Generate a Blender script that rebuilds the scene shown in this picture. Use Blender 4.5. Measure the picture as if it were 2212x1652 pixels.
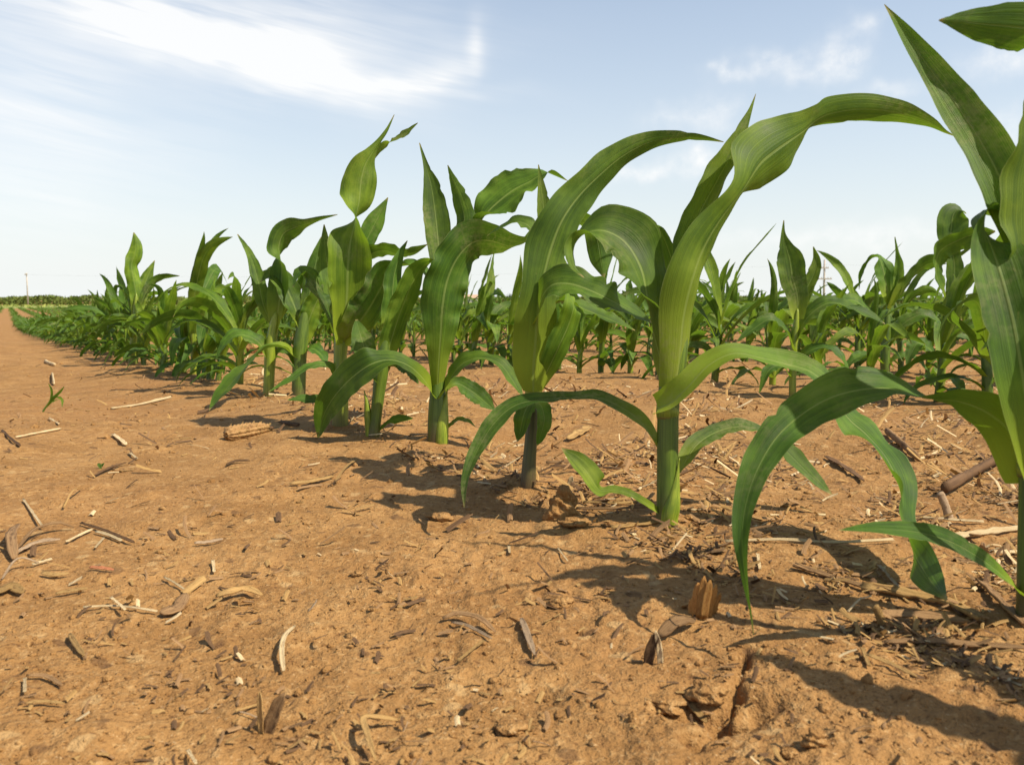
import bpy, math, random
import numpy as np
from mathutils import Vector

# ------------------------------------------------------------------ clear
for o in list(bpy.data.objects):
    bpy.data.objects.remove(o)
scene = bpy.context.scene
COL = scene.collection
R = math.radians

# ------------------------------------------------------------------ camera
CAM_Z = 0.125                       # phone held just above the soil
PITCH = math.atan(182.0 / 1902.0)   # looking slightly down
FPX, CX, CY = 1902.0, 1106.0, 826.0  # measured picture: 2212 x 1652
cam_d = bpy.data.cameras.new('camera')
cam_d.sensor_width = 36.0
cam_d.lens = 36.0 * FPX / 2212.0
cam_d.clip_start = 0.01
cam_d.clip_end = 9000.0
cam_d.dof.use_dof = True
cam_d.dof.focus_distance = 0.68
cam_d.dof.aperture_fstop = 36.0
cam = bpy.data.objects.new('camera', cam_d)
cam.location = (0, 0, CAM_Z)
cam.rotation_euler = (math.pi / 2 - PITCH, 0, 0)
COL.objects.link(cam)
scene.camera = cam

# ------------------------------------------------------------------ light
SUN_EL = 51.0
SUN_AZ = 112.0        # degrees clockwise from +Y (straight ahead): to the right, a little behind
sd = Vector((math.sin(R(SUN_AZ)) * math.cos(R(SUN_EL)), math.cos(R(SUN_AZ)) * math.cos(R(SUN_EL)), math.sin(R(SUN_EL))))
sun_d = bpy.data.lights.new('sun', 'SUN')
sun_d.energy = 5.0
sun_d.angle = R(0.6)
sun_d.color = (1.0, 0.91, 0.74)
sun = bpy.data.objects.new('sun', sun_d)
sun.rotation_euler = (-sd).to_track_quat('-Z', 'Y').to_euler()
sun.location = (3, 0, 4)
COL.objects.link(sun)

scene.view_settings.view_transform = 'Standard'
scene.view_settings.look = 'None'
scene.view_settings.exposure = 0.52
scene.view_settings.gamma = 1.0
scene.view_settings.use_curve_mapping = False


class NT:
    """small helper around a node tree"""
    def __init__(self, tree):
        self.t = tree
        self.t.nodes.clear()

    def n(self, kind, **kw):
        nd = self.t.nodes.new(kind)
        for k, v in kw.items():
            setattr(nd, k, v)
        return nd

    def l(self, a, b):
        self.t.links.new(a, b)

    def put(self, sock, v):
        if isinstance(v, bpy.types.NodeSocket):
            self.l(v, sock)
        else:
            sock.default_value = v

    def m(self, op, a, b=0.0, c=None, clamp=False):
        nd = self.n('ShaderNodeMath', operation=op)
        nd.use_clamp = clamp
        self.put(nd.inputs[0], a)
        self.put(nd.inputs[1], b)
        if c is not None:
            self.put(nd.inputs[2], c)
        return nd.outputs[0]

    def mix(self, fac, a, b, blend='MIX'):
        nd = self.n('ShaderNodeMix', data_type='RGBA', blend_type=blend)
        self.put(nd.inputs[0], fac)
        for s, v in ((nd.inputs[6], a), (nd.inputs[7], b)):
            if isinstance(v, (tuple, list)) and len(v) == 3:
                v = (*v, 1.0)
            self.put(s, v)
        return nd.outputs[2]

    def ss(self, x, lo, hi):
        nd = self.n('ShaderNodeMapRange', interpolation_type='SMOOTHSTEP')
        self.put(nd.inputs[0], x)
        nd.inputs[1].default_value = lo
        nd.inputs[2].default_value = hi
        return nd.outputs[0]

    def noise(self, vec, scale, detail=3.0, rough=0.55, dist=0.0):
        nd = self.n('ShaderNodeTexNoise')
        if vec is not None:
            self.l(vec, nd.inputs['Vector'])
        nd.inputs['Scale'].default_value = scale
        nd.inputs['Detail'].default_value = detail
        nd.inputs['Roughness'].default_value = rough
        nd.inputs['Distortion'].default_value = dist
        return nd.outputs[0]

    def comb(self, x, y, z=0.0):
        nd = self.n('ShaderNodeCombineXYZ')
        self.put(nd.inputs[0], x)
        self.put(nd.inputs[1], y)
        self.put(nd.inputs[2], z)
        return nd.outputs[0]


# ------------------------------------------------------------------ sky
def pix_dir(x, y):
    dx, dy = (x - CX) / FPX, -(y - CY) / FPX
    c, s = math.cos(PITCH), math.sin(PITCH)
    return Vector((dx, c + dy * s, -s + dy * c))


def pix_azel(x, y):
    d = pix_dir(x, y).normalized()
    return math.atan2(d.x, d.y), math.asin(d.z)


world = bpy.data.worlds.new('World')
scene.world = world
world.use_nodes = True
world.cycles.sampling_method = 'MANUAL'
world.cycles.sample_map_resolution = 256
scene.cycles.max_bounces = 6
scene.cycles.diffuse_bounces = 3
scene.cycles.glossy_bounces = 2
scene.cycles.transmission_bounces = 4
W = NT(world.node_tree)
sky = W.n('ShaderNodeTexSky', sky_type='NISHITA')
sky.sun_disc = False
sky.sun_elevation = R(SUN_EL)
sky.sun_rotation = R(SUN_AZ)
sky.altitude = 300
sky.air_density = 1.0
sky.dust_density = 1.4
sky.ozone_density = 1.1
tc = W.n('ShaderNodeTexCoord')
sep = W.n('ShaderNodeSeparateXYZ')
W.l(tc.outputs['Generated'], sep.inputs[0])
AZ = W.m('ARCTAN2', sep.outputs[0], sep.outputs[1])
EL = W.m('ARCSINE', sep.outputs[2])
P = W.comb(AZ, EL)


def warp_pair(scale, ax, ay):
    nd = W.n('ShaderNodeTexNoise', noise_dimensions='2D')
    W.l(P, nd.inputs['Vector'])
    nd.inputs['Scale'].default_value = scale
    nd.inputs['Detail'].default_value = 2.0
    sc_ = W.n('ShaderNodeSeparateColor'); W.l(nd.outputs['Color'], sc_.inputs[0])
    return (W.m('MULTIPLY_ADD', W.m('SUBTRACT', sc_.outputs[0], 0.5), ax, AZ), W.m('MULTIPLY_ADD', W.m('SUBTRACT', sc_.outputs[1], 0.5), ay, EL))


AZw, ELw = warp_pair(9.0, 0.07, 0.034)
CUX, CUY = warp_pair(26.0, 0.045, 0.032)


def blob(x, y, sx, sy, ang, amp, gx, gy):
    """a soft elliptical cloud body; x, y where it stands in the sky, sizes in picture units"""
    a, e = pix_azel(x, y)
    dx = W.m('SUBTRACT', gx, a)
    dy = W.m('SUBTRACT', gy, e)
    ca, sa = math.cos(R(ang)), math.sin(R(ang))
    u = W.m('MULTIPLY_ADD', dx, ca * FPX / sx, W.m('MULTIPLY', dy, sa * FPX / sx))
    v = W.m('MULTIPLY_ADD', dx, -sa * FPX / sy, W.m('MULTIPLY', dy, ca * FPX / sy))
    q = W.m('MULTIPLY_ADD', u, u, W.m('MULTIPLY', v, v))
    return W.m('MULTIPLY', W.m('POWER', 2.718, W.m('MULTIPLY', q, -1.0)), amp)


def total(lst):
    s = lst[0]
    for b in lst[1:]:
        s = W.m('ADD', s, b)
    return s


cir = [blob(430, 95, 260, 58, -17, 0.78, AZw, ELw), blob(650, 150, 220, 48, -15, 0.95, AZw, ELw),
       blob(880, 184, 175, 20, -3, 0.95, AZw, ELw), blob(960, 150, 90, 36, 25, 0.7, AZw, ELw), blob(1046, 85, 55, 26, 72, 0.75, AZw, ELw),
       blob(300, 30, 380, 70, -8, 0.80, AZw, ELw), blob(660, 60, 320, 70, 0, 0.62, AZw, ELw), blob(40, 260, 270, 210, 0, 0.85, AZw, ELw)]
fib = W.noise(W.comb(W.m('MULTIPLY_ADD', EL, 3.0, W.m('MULTIPLY', AZ, 3.0)), W.m('MULTIPLY_ADD', AZ, 3.6, W.m('MULTIPLY', EL, 22.0))), 1.6, 4.0, 0.62, 0.4)
fib2 = W.noise(W.comb(W.m('MULTIPLY_ADD', EL, 5.0, W.m('MULTIPLY', AZ, 6.0)), W.m('MULTIPLY_ADD', AZ, 9.0, W.m('MULTIPLY', EL, 60.0))), 1.0, 3.0, 0.6, 0.6)
cirm = W.m('MULTIPLY', total(cir), W.m('MULTIPLY_ADD', fib, 1.6, W.m('MULTIPLY_ADD', fib2, 0.9, -0.62)), clamp=True)
cum = [blob(1665, 135, 80, 20, 6, 0.5, CUX, CUY), blob(1755, 160, 62, 18, -4, 0.5, CUX, CUY),
       blob(1822, 115, 36, 34, 0, 0.62, CUX, CUY), blob(1560, 152, 30, 15, 0, 0.5, CUX, CUY),
       blob(1445, 250, 45, 20, 0, 0.4, CUX, CUY), blob(1540, 250, 46, 36, 0, 0.52, CUX, CUY),
       blob(1870, 55, 24, 20, 0, 0.45, CUX, CUY), blob(1915, 200, 50, 18, 0, 0.42, CUX, CUY),
       blob(2165, 130, 60, 28, 5, 0.6, CUX, CUY), blob(1385, 374, 80, 20, 4, 0.72, CUX, CUY), blob(1510, 350, 42, 26, 0, 0.8, CUX, CUY),
       blob(2185, 275, 42, 26, 0, 0.55, CUX, CUY), blob(1850, 510, 300, 26, 0, 0.5, CUX, CUY)]
cumm = W.m('MULTIPLY', total(cum), W.m('MULTIPLY_ADD', W.noise(P, 46.0, 4.0, 0.65), 2.6, -0.42), clamp=True)
# thin high cloud that goes on over the rest of the sky
gen = W.ss(W.noise(tc.outputs['Generated'], 2.6, 4.0, 0.6, 0.5), 0.55, 0.85)
behind = W.ss(W.m('ABSOLUTE', AZ), 0.75, 1.1)
high = W.ss(EL, 0.5, 0.8)
genm = W.m('MULTIPLY', gen, W.m('MULTIPLY', W.m('MAXIMUM', behind, high), 0.25))
cl = W.m('MAXIMUM', W.m('MAXIMUM', W.m('MULTIPLY', cirm, 0.92), W.m('MULTIPLY', cumm, 0.85)), genm)
# milky summer air low down, all round the horizon
hz = W.m('POWER', 2.718, W.m('MULTIPLY', W.m('MAXIMUM', EL, 0.0), -3.6))
hz = W.m('MULTIPLY', hz, 0.98)
mixh = W.mix(hz, W.mix(1.0, sky.outputs[0], (0.98, 1.05, 1.08), 'MULTIPLY'), (6.05, 6.25, 6.15))
mixc = W.mix(W.m('MULTIPLY', cl, 0.93), mixh, (6.9, 6.88, 6.8))
bg = W.n('ShaderNodeBackground')
W.l(mixc, bg.inputs[0])
bg.inputs[1].default_value = 0.106
out = W.n('ShaderNodeOutputWorld')
W.l(bg.outputs[0], out.inputs[0])

# ------------------------------------------------------------------ space helpers
CP, SP = math.cos(PITCH), math.sin(PITCH)
V_FWD = np.array((0, CP, -SP)); V_UP = np.array((0, SP, CP)); V_RT = np.array((1.0, 0, 0))


def ray(x, y):
    return V_RT * ((x - CX) / FPX) + V_UP * (-(y - CY) / FPX) + V_FWD


def at(x, y, t):
    """world point that stands at depth t (metres along the view) on the line of sight of x, y"""
    return np.array((0, 0, CAM_Z)) + ray(x, y) * t


_rng = np.random.RandomState(11)
_TAB = _rng.rand(8, 256, 256)


def vnoise(x, y, s=0):
    T = _TAB[s % 8]
    xi = np.floor(x).astype(int); yi = np.floor(y).astype(int)
    fx = x - xi; fy = y - yi
    fx = fx * fx * fx * (fx * (fx * 6 - 15) + 10); fy = fy * fy * fy * (fy * (fy * 6 - 15) + 10)
    x0, x1, y0, y1 = xi & 255, (xi + 1) & 255, yi & 255, (yi + 1) & 255
    return ((T[x0, y0] * (1 - fx) + T[x1, y0] * fx) * (1 - fy) + (T[x0, y1] * (1 - fx) + T[x1, y1] * fx) * fy) * 2 - 1


DROP_R = [0, 1.0, 1.45, 1.9, 3.3, 5, 9, 16, 30, 60, 100, 220, 400, 3000]
DROP_Z = [0, 0, -.022, -.046, -.085, -.13, -.24, -.42, -.60, -.75, -.95, -1.75, -1.9, -2.2]
ROW_SL = 0.5704                 # the rows run ahead and to the left
ROW_U = np.array((-ROW_SL, 1.0)) / math.hypot(ROW_SL, 1.0)
ROW_N = np.array((ROW_U[1], -ROW_U[0]))
ROW_1 = 0.325                   # distance of the first row from the camera
ROW_D = 0.775                   # row spacing
CRACK = []
MOUNDS = []


def seg_dist(x, y, a, b):
    ax, ay = a; bx, by = b
    dx, dy = bx - ax, by - ay
    t = np.clip(((x - ax) * dx + (y - ay) * dy) / (dx * dx + dy * dy), 0, 1)
    return np.hypot(x - ax - t * dx, y - ay - t * dy)


def side_drop(x, y, r):
    """the field falls away mostly to the left"""
    a = np.arctan2(x, np.maximum(y, 1e-6))
    k = np.clip((a + .30) / .45, 0, 1)
    far = np.clip((r - 2.2) / 2.5, 0, 1) * np.clip((160 - r) / 100, 0, 1)
    return 1 - .50 * k * k * (3 - 2 * k) * far


def ground(x, y, fine=True):
    x = np.asarray(x, float); y = np.asarray(y, float)
    r = np.hypot(x, y)
    z = np.interp(r, DROP_R, DROP_Z) * side_drop(x, y, r)
    n = x * ROW_N[0] + y * ROW_N[1]
    fade = np.clip(1.6 - r / 14.0, 0, 1)
    ph = (n - ROW_1) / ROW_D
    z = z + fade * 0.006 * np.exp(-((ph - np.round(ph)) / 0.16) ** 2)
    z = z + fade * (0.010 * vnoise(x / .55, y / .55, 0) + 0.006 * vnoise(x / .2 + 9, y / .2, 1) + 0.0038 * vnoise(x / .085, y / .085 + 4, 2)) * np.clip(r / 0.7, .62, 1)
    for mx, my in (MOUNDS if r.size < 50 or r.min() < 2 else []):
        z = z + .0050 * np.exp(-((x - mx) ** 2 + (y - my) ** 2) / .016 ** 2)
    if fine:
        f2 = np.clip(1.5 - r / 5.0, 0, 1)
        c = vnoise(x / .034 + 3, y / .034, 3)
        z = z + f2 * 0.0016 * (.4 - np.abs(c) ** .7)
        z = z + f2 * 0.0016 * np.clip(vnoise(x / .021, y / .021 + 7, 4) - .35, 0, 1) * 2
        f3 = np.clip(1.4 - r / 2.2, 0, 1)
        rough = np.clip(vnoise(x / .13 + 2, y / .13, 5) * .9 + .55, .15, 1.1)
        z = z + f3 * rough * (0.0012 * (.4 - np.abs(vnoise(x / .0125, y / .0125, 5)) ** .7) + 0.0007 * vnoise(x / .0052, y / .0052, 6))
        f4 = np.clip(1.4 - r / 0.9, 0, 1)
        z = z + f4 * rough * 0.0006 * vnoise(x / .0026, y / .0026, 7)
        for a, b, wd, dp in CRACK:
            d = seg_dist(x, y, a, b) + 0.0024 * vnoise(x / .007, y / .007, 1) + .0012 * vnoise(x / .003, y / .003, 2)
            z = z - dp * np.exp(-(np.clip(d, 0, 1) / wd) ** 2)
    return z


GRID = {}


def gz(x, y, fine=True):
    if GRID and fine and y > 0:
        r = math.hypot(x, y)
        i = math.log(max(r, .0751) / .075) / .0066
        j = (math.atan2(x, y) + R(58)) / R(116) * 819
        Z = GRID['z']
        if 0 <= i < Z.shape[0] - 1 and 0 <= j < 819:
            a, b = int(i), int(j)
            f, g = i - a, j - b
            return float((Z[a, b] * (1 - g) + Z[a, b + 1] * g) * (1 - f) + (Z[a + 1, b] * (1 - g) + Z[a + 1, b + 1] * g) * f)
    return float(ground(np.array([x]), np.array([y]), fine)[0])


def hit(x, y, fine=True):
    """ground point seen at x, y"""
    d = ray(x, y)
    t = CAM_Z / -d[2] if d[2] < -1e-4 else 50.0
    for _ in range(14):
        p = d * t
        z = gz(p[0], p[1], fine)
        tn = (CAM_Z - z) / -d[2]
        t = 0.5 * t + 0.5 * tn
    p = d * t
    return np.array((p[0], p[1], gz(p[0], p[1], fine))), t


_m = [hit(x, y, False)[0] for x, y in ((2222, 1330), (1440, 1122), (1141, 1043), (945, 950), (809, 941), (735, 915), (645, 856))]
MOUNDS = [(q[0], q[1]) for q in _m]
_c = [hit(1612, 1400, False)[0], hit(1600, 1455, False)[0], hit(1580, 1500, False)[0], hit(1560, 1560, False)[0], hit(1500, 1600, False)[0]]
CRACK = [((_c[0][0], _c[0][1]), (_c[1][0], _c[1][1]), .0022, .007), ((_c[1][0], _c[1][1]), (_c[2][0], _c[2][1]), .0016, .007),
         ((_c[2][0], _c[2][1]), (_c[3][0], _c[3][1]), .0019, .006), ((_c[3][0], _c[3][1]), (_c[4][0], _c[4][1]), .0028, .007)]
_d = hit(1605, 1540, False)[0]; _e = hit(1480, 1520, False)[0]
CRACK += [((_d[0], _d[1]), (_d[0] + .006, _d[1] + .004), .007, .007), ((_e[0], _e[1]), (_e[0] + .008, _e[1] - .004), .010, .008)]

# ------------------------------------------------------------------ materials
MATS = {}


def new_mat(name):
    m = bpy.data.materials.new(name)
    m.use_nodes = True
    MATS[name] = m
    return m, NT(m.node_tree)


def finish(N, shader, bump=None):
    o = N.n('ShaderNodeOutputMaterial')
    N.l(shader, o.inputs[0])


def principled(N, col, rough=0.6, spec=0.3, bump=None, bstr=0.3, bdist=0.002):
    p = N.n('ShaderNodeBsdfPrincipled')
    N.put(p.inputs['Base Color'], col if isinstance(col, bpy.types.NodeSocket) else (*col, 1))
    N.put(p.inputs['Roughness'], rough)
    p.inputs['Specular IOR Level'].default_value = spec
    if bump is not None:
        b = N.n('ShaderNodeBump')
        b.inputs['Strength'].default_value = bstr
        b.inputs['Distance'].default_value = bdist
        N.l(bump, b.inputs['Height'])
        N.l(b.outputs[0], p.inputs['Normal'])
        return p.outputs[0], b.outputs[0]
    return p.outputs[0], None


def leaf_mat(name, dark, mid, light, trans=0.27, tcol=(0.25, 0.45, 0.03), rough=0.50, spots=1.0):
    m, N = new_mat(name)
    uv = N.n('ShaderNodeUVMap')
    s = N.n('ShaderNodeSeparateXYZ'); N.l(uv.outputs[0], s.inputs[0])
    u, v = s.outputs[0], s.outputs[1]
    oi = N.n('ShaderNodeObjectInfo')
    rnd = N.m('MULTIPLY', oi.outputs['Random'], 37.0)
    co = N.n('ShaderNodeTexCoord')
    off = N.n('ShaderNodeVectorMath', operation='ADD')
    N.l(co.outputs['Object'], off.inputs[0]); N.l(N.comb(rnd, rnd, rnd), off.inputs[1])
    vein = N.noise(N.comb(N.m('MULTIPLY', u, 46.0), N.m('MULTIPLY', v, 1.6), rnd), 1.0, 2.0, 0.6)
    wide = N.noise(N.comb(N.m('MULTIPLY', u, 7.0), N.m('MULTIPLY', v, 2.5), rnd), 1.0, 3.0, 0.6)
    blot = N.noise(off.outputs[0], 38.0, 4.0, 0.6)
    f = N.m('MULTIPLY_ADD', vein, 0.34, N.m('MULTIPLY_ADD', wide, 0.48, N.m('MULTIPLY', blot, 0.55)))
    f = N.ss(f, 0.50, 0.88)
    c = N.mix(f, dark, mid)
    c = N.mix(N.m('MULTIPLY', N.ss(blot, 0.5, 0.75), 0.45), c, light)
    streak = N.noise(N.comb(N.m('MULTIPLY', u, 16.0), N.m('MULTIPLY', v, 1.1), N.m('ADD', rnd, 5.0)), 1.0, 2.0, 0.7)
    c = N.mix(N.m('MULTIPLY', N.ss(streak, 0.56, 0.74), 0.15), c, (0.24, 0.285, 0.045))
    c = N.mix(N.m('MULTIPLY', N.ss(streak, 0.44, 0.30), 0.25), c, dark)
    # object to object variation
    hs = N.n('ShaderNodeHueSaturation')
    N.put(hs.inputs['Hue'], N.m('MULTIPLY_ADD', oi.outputs['Random'], 0.022, 0.489))
    N.put(hs.inputs['Value'], N.m('MULTIPLY_ADD', N.m('FRACT', N.m('MULTIPLY', rnd, 1.7)), 0.35, 0.84))
    N.l(c, hs.inputs['Color'])
    c = hs.outputs[0]
    # pale yellow-green leaf base, pale midrib
    base = N.ss(v, 0.30, 0.02)
    c = N.mix(N.m('MULTIPLY', base, 0.80), c, (0.27, 0.335, 0.026))
    ud = N.m('ABSOLUTE', N.m('SUBTRACT', u, 0.5))
    mw = N.m('MULTIPLY_ADD', v, -0.034, 0.046)
    rib = N.ss(N.m('DIVIDE', ud, mw), 1.0, 0.35)
    c = N.mix(N.m('MULTIPLY', rib, 0.42), c, (0.28, 0.34, 0.10))
    # dry tip, scattered tan specks and scars
    dn = N.noise(off.outputs[0], 60.0, 2.0, 0.6)
    tip = N.ss(N.m('MULTIPLY_ADD', dn, 0.05, v), 0.985, 1.02)
    c = N.mix(tip, c, (0.25, 0.20, 0.07))
    edge = N.ss(N.m('MULTIPLY_ADD', dn, 0.04, ud), 0.505, 0.525)
    c = N.mix(N.m('MULTIPLY', edge, 0.55), c, (0.30, 0.33, 0.12))
    sp = N.noise(N.comb(N.m('MULTIPLY', u, 6.0), N.m('MULTIPLY', v, 14.0), N.m('MULTIPLY', rnd, 3.0)), 1.3, 3.0, 0.7)
    c = N.mix(N.m('MULTIPLY', N.ss(sp, 0.70, 0.80), 0.55 * spots), c, (0.30, 0.26, 0.08))
    dust = N.noise(off.outputs[0], 300.0, 2.0, 0.7)
    patch = N.noise(off.outputs[0], 16.0, 3.0, 0.65)
    c = N.mix(N.m('MULTIPLY', N.m('MULTIPLY', N.ss(patch, 0.50, 0.72), N.ss(dust, 0.35, 0.65)), 0.34), c, (0.30, 0.26, 0.13))
    ro = N.m('MULTIPLY_ADD', blot, 0.45, rough - 0.12)
    sh, nrm = principled(N, c, ro, 0.22, N.m('MULTIPLY_ADD', vein, 0.7, N.m('MULTIPLY', rib, -0.6)), 0.5, 0.0008)
    tr = N.n('ShaderNodeBsdfTranslucent')
    tcn = N.mix(0.55, N.mix(1.0, c, (2.0, 2.0, 1.0), 'MULTIPLY'), tcol)
    N.l(tcn, tr.inputs[0]); N.l(nrm, tr.inputs['Normal'])
    mx = N.n('ShaderNodeMixShader')
    mx.inputs[0].default_value = trans
    N.l(sh, mx.inputs[1]); N.l(tr.outputs[0], mx.inputs[2])
    finish(N, mx.outputs[0])
    return m


leaf_mat('corn_leaf', (0.022, 0.056, 0.005), (0.080, 0.156, 0.011), (0.148, 0.218, 0.030))
leaf_mat('corn_leaf_yellow', (0.046, 0.092, 0.006), (0.145, 0.222, 0.014), (0.225, 0.285, 0.038), 0.32)
leaf_mat('corn_leaf_far', (0.032, 0.070, 0.007), (0.090, 0.164, 0.015), (0.145, 0.21, 0.036), 0.28, spots=0.3)


def stalk_mat(name, lo, hi, base):
    m, N = new_mat(name)
    uv = N.n('ShaderNodeUVMap')
    s = N.n('ShaderNodeSeparateXYZ'); N.l(uv.outputs[0], s.inputs[0])
    u, v = s.outputs[0], s.outputs[1]
    oi = N.n('ShaderNodeObjectInfo')
    st = N.noise(N.comb(N.m('MULTIPLY', u, 40.0), N.m('MULTIPLY', v, 1.5), N.m('MULTIPLY', oi.outputs['Random'], 20.0)), 1.0, 3.0, 0.6)
    bl = N.noise(N.comb(N.m('MULTIPLY', u, 4.0), N.m('MULTIPLY', v, 4.0), N.m('MULTIPLY', oi.outputs['Random'], 9.0)), 1.0, 3.0, 0.6)
    c = N.mix(N.ss(N.m('MULTIPLY_ADD', st, 0.5, N.m('MULTIPLY', bl, 0.5)), 0.38, 0.62), lo, hi)
    c = N.mix(N.m('MULTIPLY', N.ss(N.m('MULTIPLY_ADD', bl, 0.22, v), 0.36, 0.10), 0.85), c, base)
    dirt = N.noise(None, 300.0, 3.0, 0.7)
    c = N.mix(N.m('MULTIPLY', N.ss(v, 0.22, 0.0), N.m('MULTIPLY', N.ss(dirt, 0.45, 0.6), 0.6)), c, (0.30, 0.17, 0.07))
    sh, nrm = principled(N, c, 0.42, 0.4, st, 0.35, 0.001)
    finish(N, sh)
    return m


stalk_mat('corn_stalk', (0.044, 0.082, 0.007), (0.115, 0.172, 0.017), (0.052, 0.034, 0.020))
stalk_mat('corn_stalk_purple', (0.045, 0.050, 0.012), (0.085, 0.090, 0.022), (0.034, 0.017, 0.015))
stalk_mat('corn_sheath', (0.115, 0.170, 0.010), (0.26, 0.31, 0.026), (0.085, 0.065, 0.024))


def soil_mat():
    m, N = new_mat('soil')
    co = N.n('ShaderNodeTexCoord')
    P = co.outputs['Object']
    big = N.noise(P, 2.3, 4.0, 0.6)
    mid = N.noise(P, 16.0, 5.0, 0.65)
    fine = N.noise(P, 170.0, 4.0, 0.7)
    grit = N.noise(P, 620.0, 3.0, 0.75)
    c = N.mix(N.ss(mid, 0.32, 0.70), (0.235, 0.120, 0.040), (0.345, 0.188, 0.068))
    c = N.mix(N.m('MULTIPLY', N.ss(big, 0.42, 0.66), 0.55), c, (0.275, 0.134, 0.047))
    grain = N.noise(P, 340.0, 3.0, 0.7)
    c = N.mix(N.m('MULTIPLY', N.ss(fine, 0.52, 0.70), 0.55), c, (0.46, 0.285, 0.122))
    c = N.mix(N.m('MULTIPLY', N.ss(fine, 0.45, 0.30), 0.65), c, (0.175, 0.083, 0.028))
    c = N.mix(N.m('MULTIPLY', N.ss(grain, 0.43, 0.31), 0.80), c, (0.115, 0.053, 0.020))
    c = N.mix(N.m('MULTIPLY', N.ss(grit, 0.60, 0.72), 0.60), c, (0.55, 0.39, 0.21))
    c = N.mix(N.m('MULTIPLY', N.ss(grit, 0.41, 0.31), 0.60), c, (0.13, 0.060, 0.022))
    # flecks of fine chaff and charred bits trodden into the soil
    vo = N.n('ShaderNodeTexVoronoi'); vo.inputs['Scale'].default_value = 85.0
    vw = N.n('ShaderNodeVectorMath', operation='ADD')
    wn = N.n('ShaderNodeTexNoise'); wn.inputs['Scale'].default_value = 90.0
    N.l(P, wn.inputs['Vector'])
    sc = N.n('ShaderNodeVectorMath', operation='SCALE'); sc.inputs['Scale'].default_value = 0.012
    N.l(wn.outputs['Color'], sc.inputs[0])
    N.l(P, vw.inputs[0]); N.l(sc.outputs[0], vw.inputs[1])
    N.l(vw.outputs[0], vo.inputs['Vector'])
    sepc = N.n('ShaderNodeSeparateColor'); N.l(vo.outputs['Color'], sepc.inputs[0])
    fl = N.m('MULTIPLY', N.ss(vo.outputs['Distance'], 0.34, 0.22), N.m('GREATER_THAN', sepc.outputs[0], 0.80))
    flc = N.mix(N.m('GREATER_THAN', sepc.outputs[1], 0.45), (0.09, 0.045, 0.022), (0.42, 0.27, 0.12))
    c = N.mix(N.m('MULTIPLY', fl, 0.6), c, flc)
    h = N.m('MULTIPLY_ADD', fine, 0.7, N.m('MULTIPLY_ADD', grit, 0.28, N.m('MULTIPLY_ADD', grain, 0.55, N.m('MULTIPLY', mid, 1.0))))
    sh, nrm = principled(N, c, 0.9, 0.12, h, 0.85, 0.0026)
    finish(N, sh)


soil_mat()


def straw_mat(name, a, b, dk, rough=0.6, trans=0.0):
    m, N = new_mat(name)
    uv = N.n('ShaderNodeUVMap')
    s = N.n('ShaderNodeSeparateXYZ'); N.l(uv.outputs[0], s.inputs[0])
    u, v = s.outputs[0], s.outputs[1]
    oi = N.n('ShaderNodeObjectInfo')
    rnd = N.m('MULTIPLY', oi.outputs['Random'], 31.0)
    st = N.noise(N.comb(N.m('MULTIPLY', u, 18.0), N.m('MULTIPLY', v, 2.0), rnd), 1.0, 3.0, 0.65)
    bl = N.noise(N.comb(N.m('MULTIPLY', u, 3.0), N.m('MULTIPLY', v, 7.0), rnd), 1.0, 4.0, 0.65)
    c = N.mix(N.ss(st, 0.3, 0.7), a, b)
    c = N.mix(N.m('MULTIPLY', N.ss(bl, 0.52, 0.68), 0.75), c, dk)
    hs = N.n('ShaderNodeHueSaturation')
    N.put(hs.inputs['Value'], N.m('MULTIPLY_ADD', oi.outputs['Random'], 0.5, 0.72))
    N.l(c, hs.inputs['Color'])
    sh, nrm = principled(N, hs.outputs[0], rough + .18, 0.10, N.m('ADD', st, bl), 0.5, 0.0008)
    if trans:
        tr = N.n('ShaderNodeBsdfTranslucent'); N.l(hs.outputs[0], tr.inputs[0])
        mx = N.n('ShaderNodeMixShader'); mx.inputs[0].default_value = trans
        N.l(sh, mx.inputs[1]); N.l(tr.outputs[0], mx.inputs[2]); sh = mx.outputs[0]
    finish(N, sh)


straw_mat('straw_pale', (0.42, 0.30, 0.15), (0.58, 0.45, 0.27), (0.25, 0.15, 0.065))
straw_mat('straw_gold', (0.35, 0.20, 0.070), (0.48, 0.31, 0.125), (0.16, 0.08, 0.032), trans=0.2)
straw_mat('straw_brown', (0.20, 0.11, 0.050), (0.33, 0.20, 0.095), (0.10, 0.055, 0.028), trans=0.12)
straw_mat('straw_dark', (0.075, 0.042, 0.022), (0.15, 0.085, 0.042), (0.045, 0.026, 0.015))
straw_mat('straw_red', (0.32, 0.105, 0.045), (0.46, 0.20, 0.10), (0.16, 0.06, 0.03))
straw_mat('stub_orange', (0.46, 0.21, 0.055), (0.60, 0.34, 0.115), (0.30, 0.12, 0.035), trans=0.35)
straw_mat('cob_brown', (0.27, 0.145, 0.055), (0.42, 0.25, 0.105), (0.13, 0.065, 0.028))
straw_mat('straw_grey', (0.24, 0.160, 0.095), (0.40, 0.285, 0.18), (0.11, 0.07, 0.04))


def plain_mat(name, a, b, scale=8.0, rough=0.8, trans=0.0, bump=0.3):
    m, N = new_mat(name)
    co = N.n('ShaderNodeTexCoord')
    f = N.noise(co.outputs['Object'], scale, 4.0, 0.6)
    c = N.mix(N.ss(f, 0.3, 0.7), a, b)
    sh, nrm = principled(N, c, rough, 0.2, f, bump, 0.02)
    if trans:
        tr = N.n('ShaderNodeBsdfTranslucent'); N.l(c, tr.inputs[0])
        mx = N.n('ShaderNodeMixShader'); mx.inputs[0].default_value = trans
        N.l(sh, mx.inputs[1]); N.l(tr.outputs[0], mx.inputs[2]); sh = mx.outputs[0]
    finish(N, sh)


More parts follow.
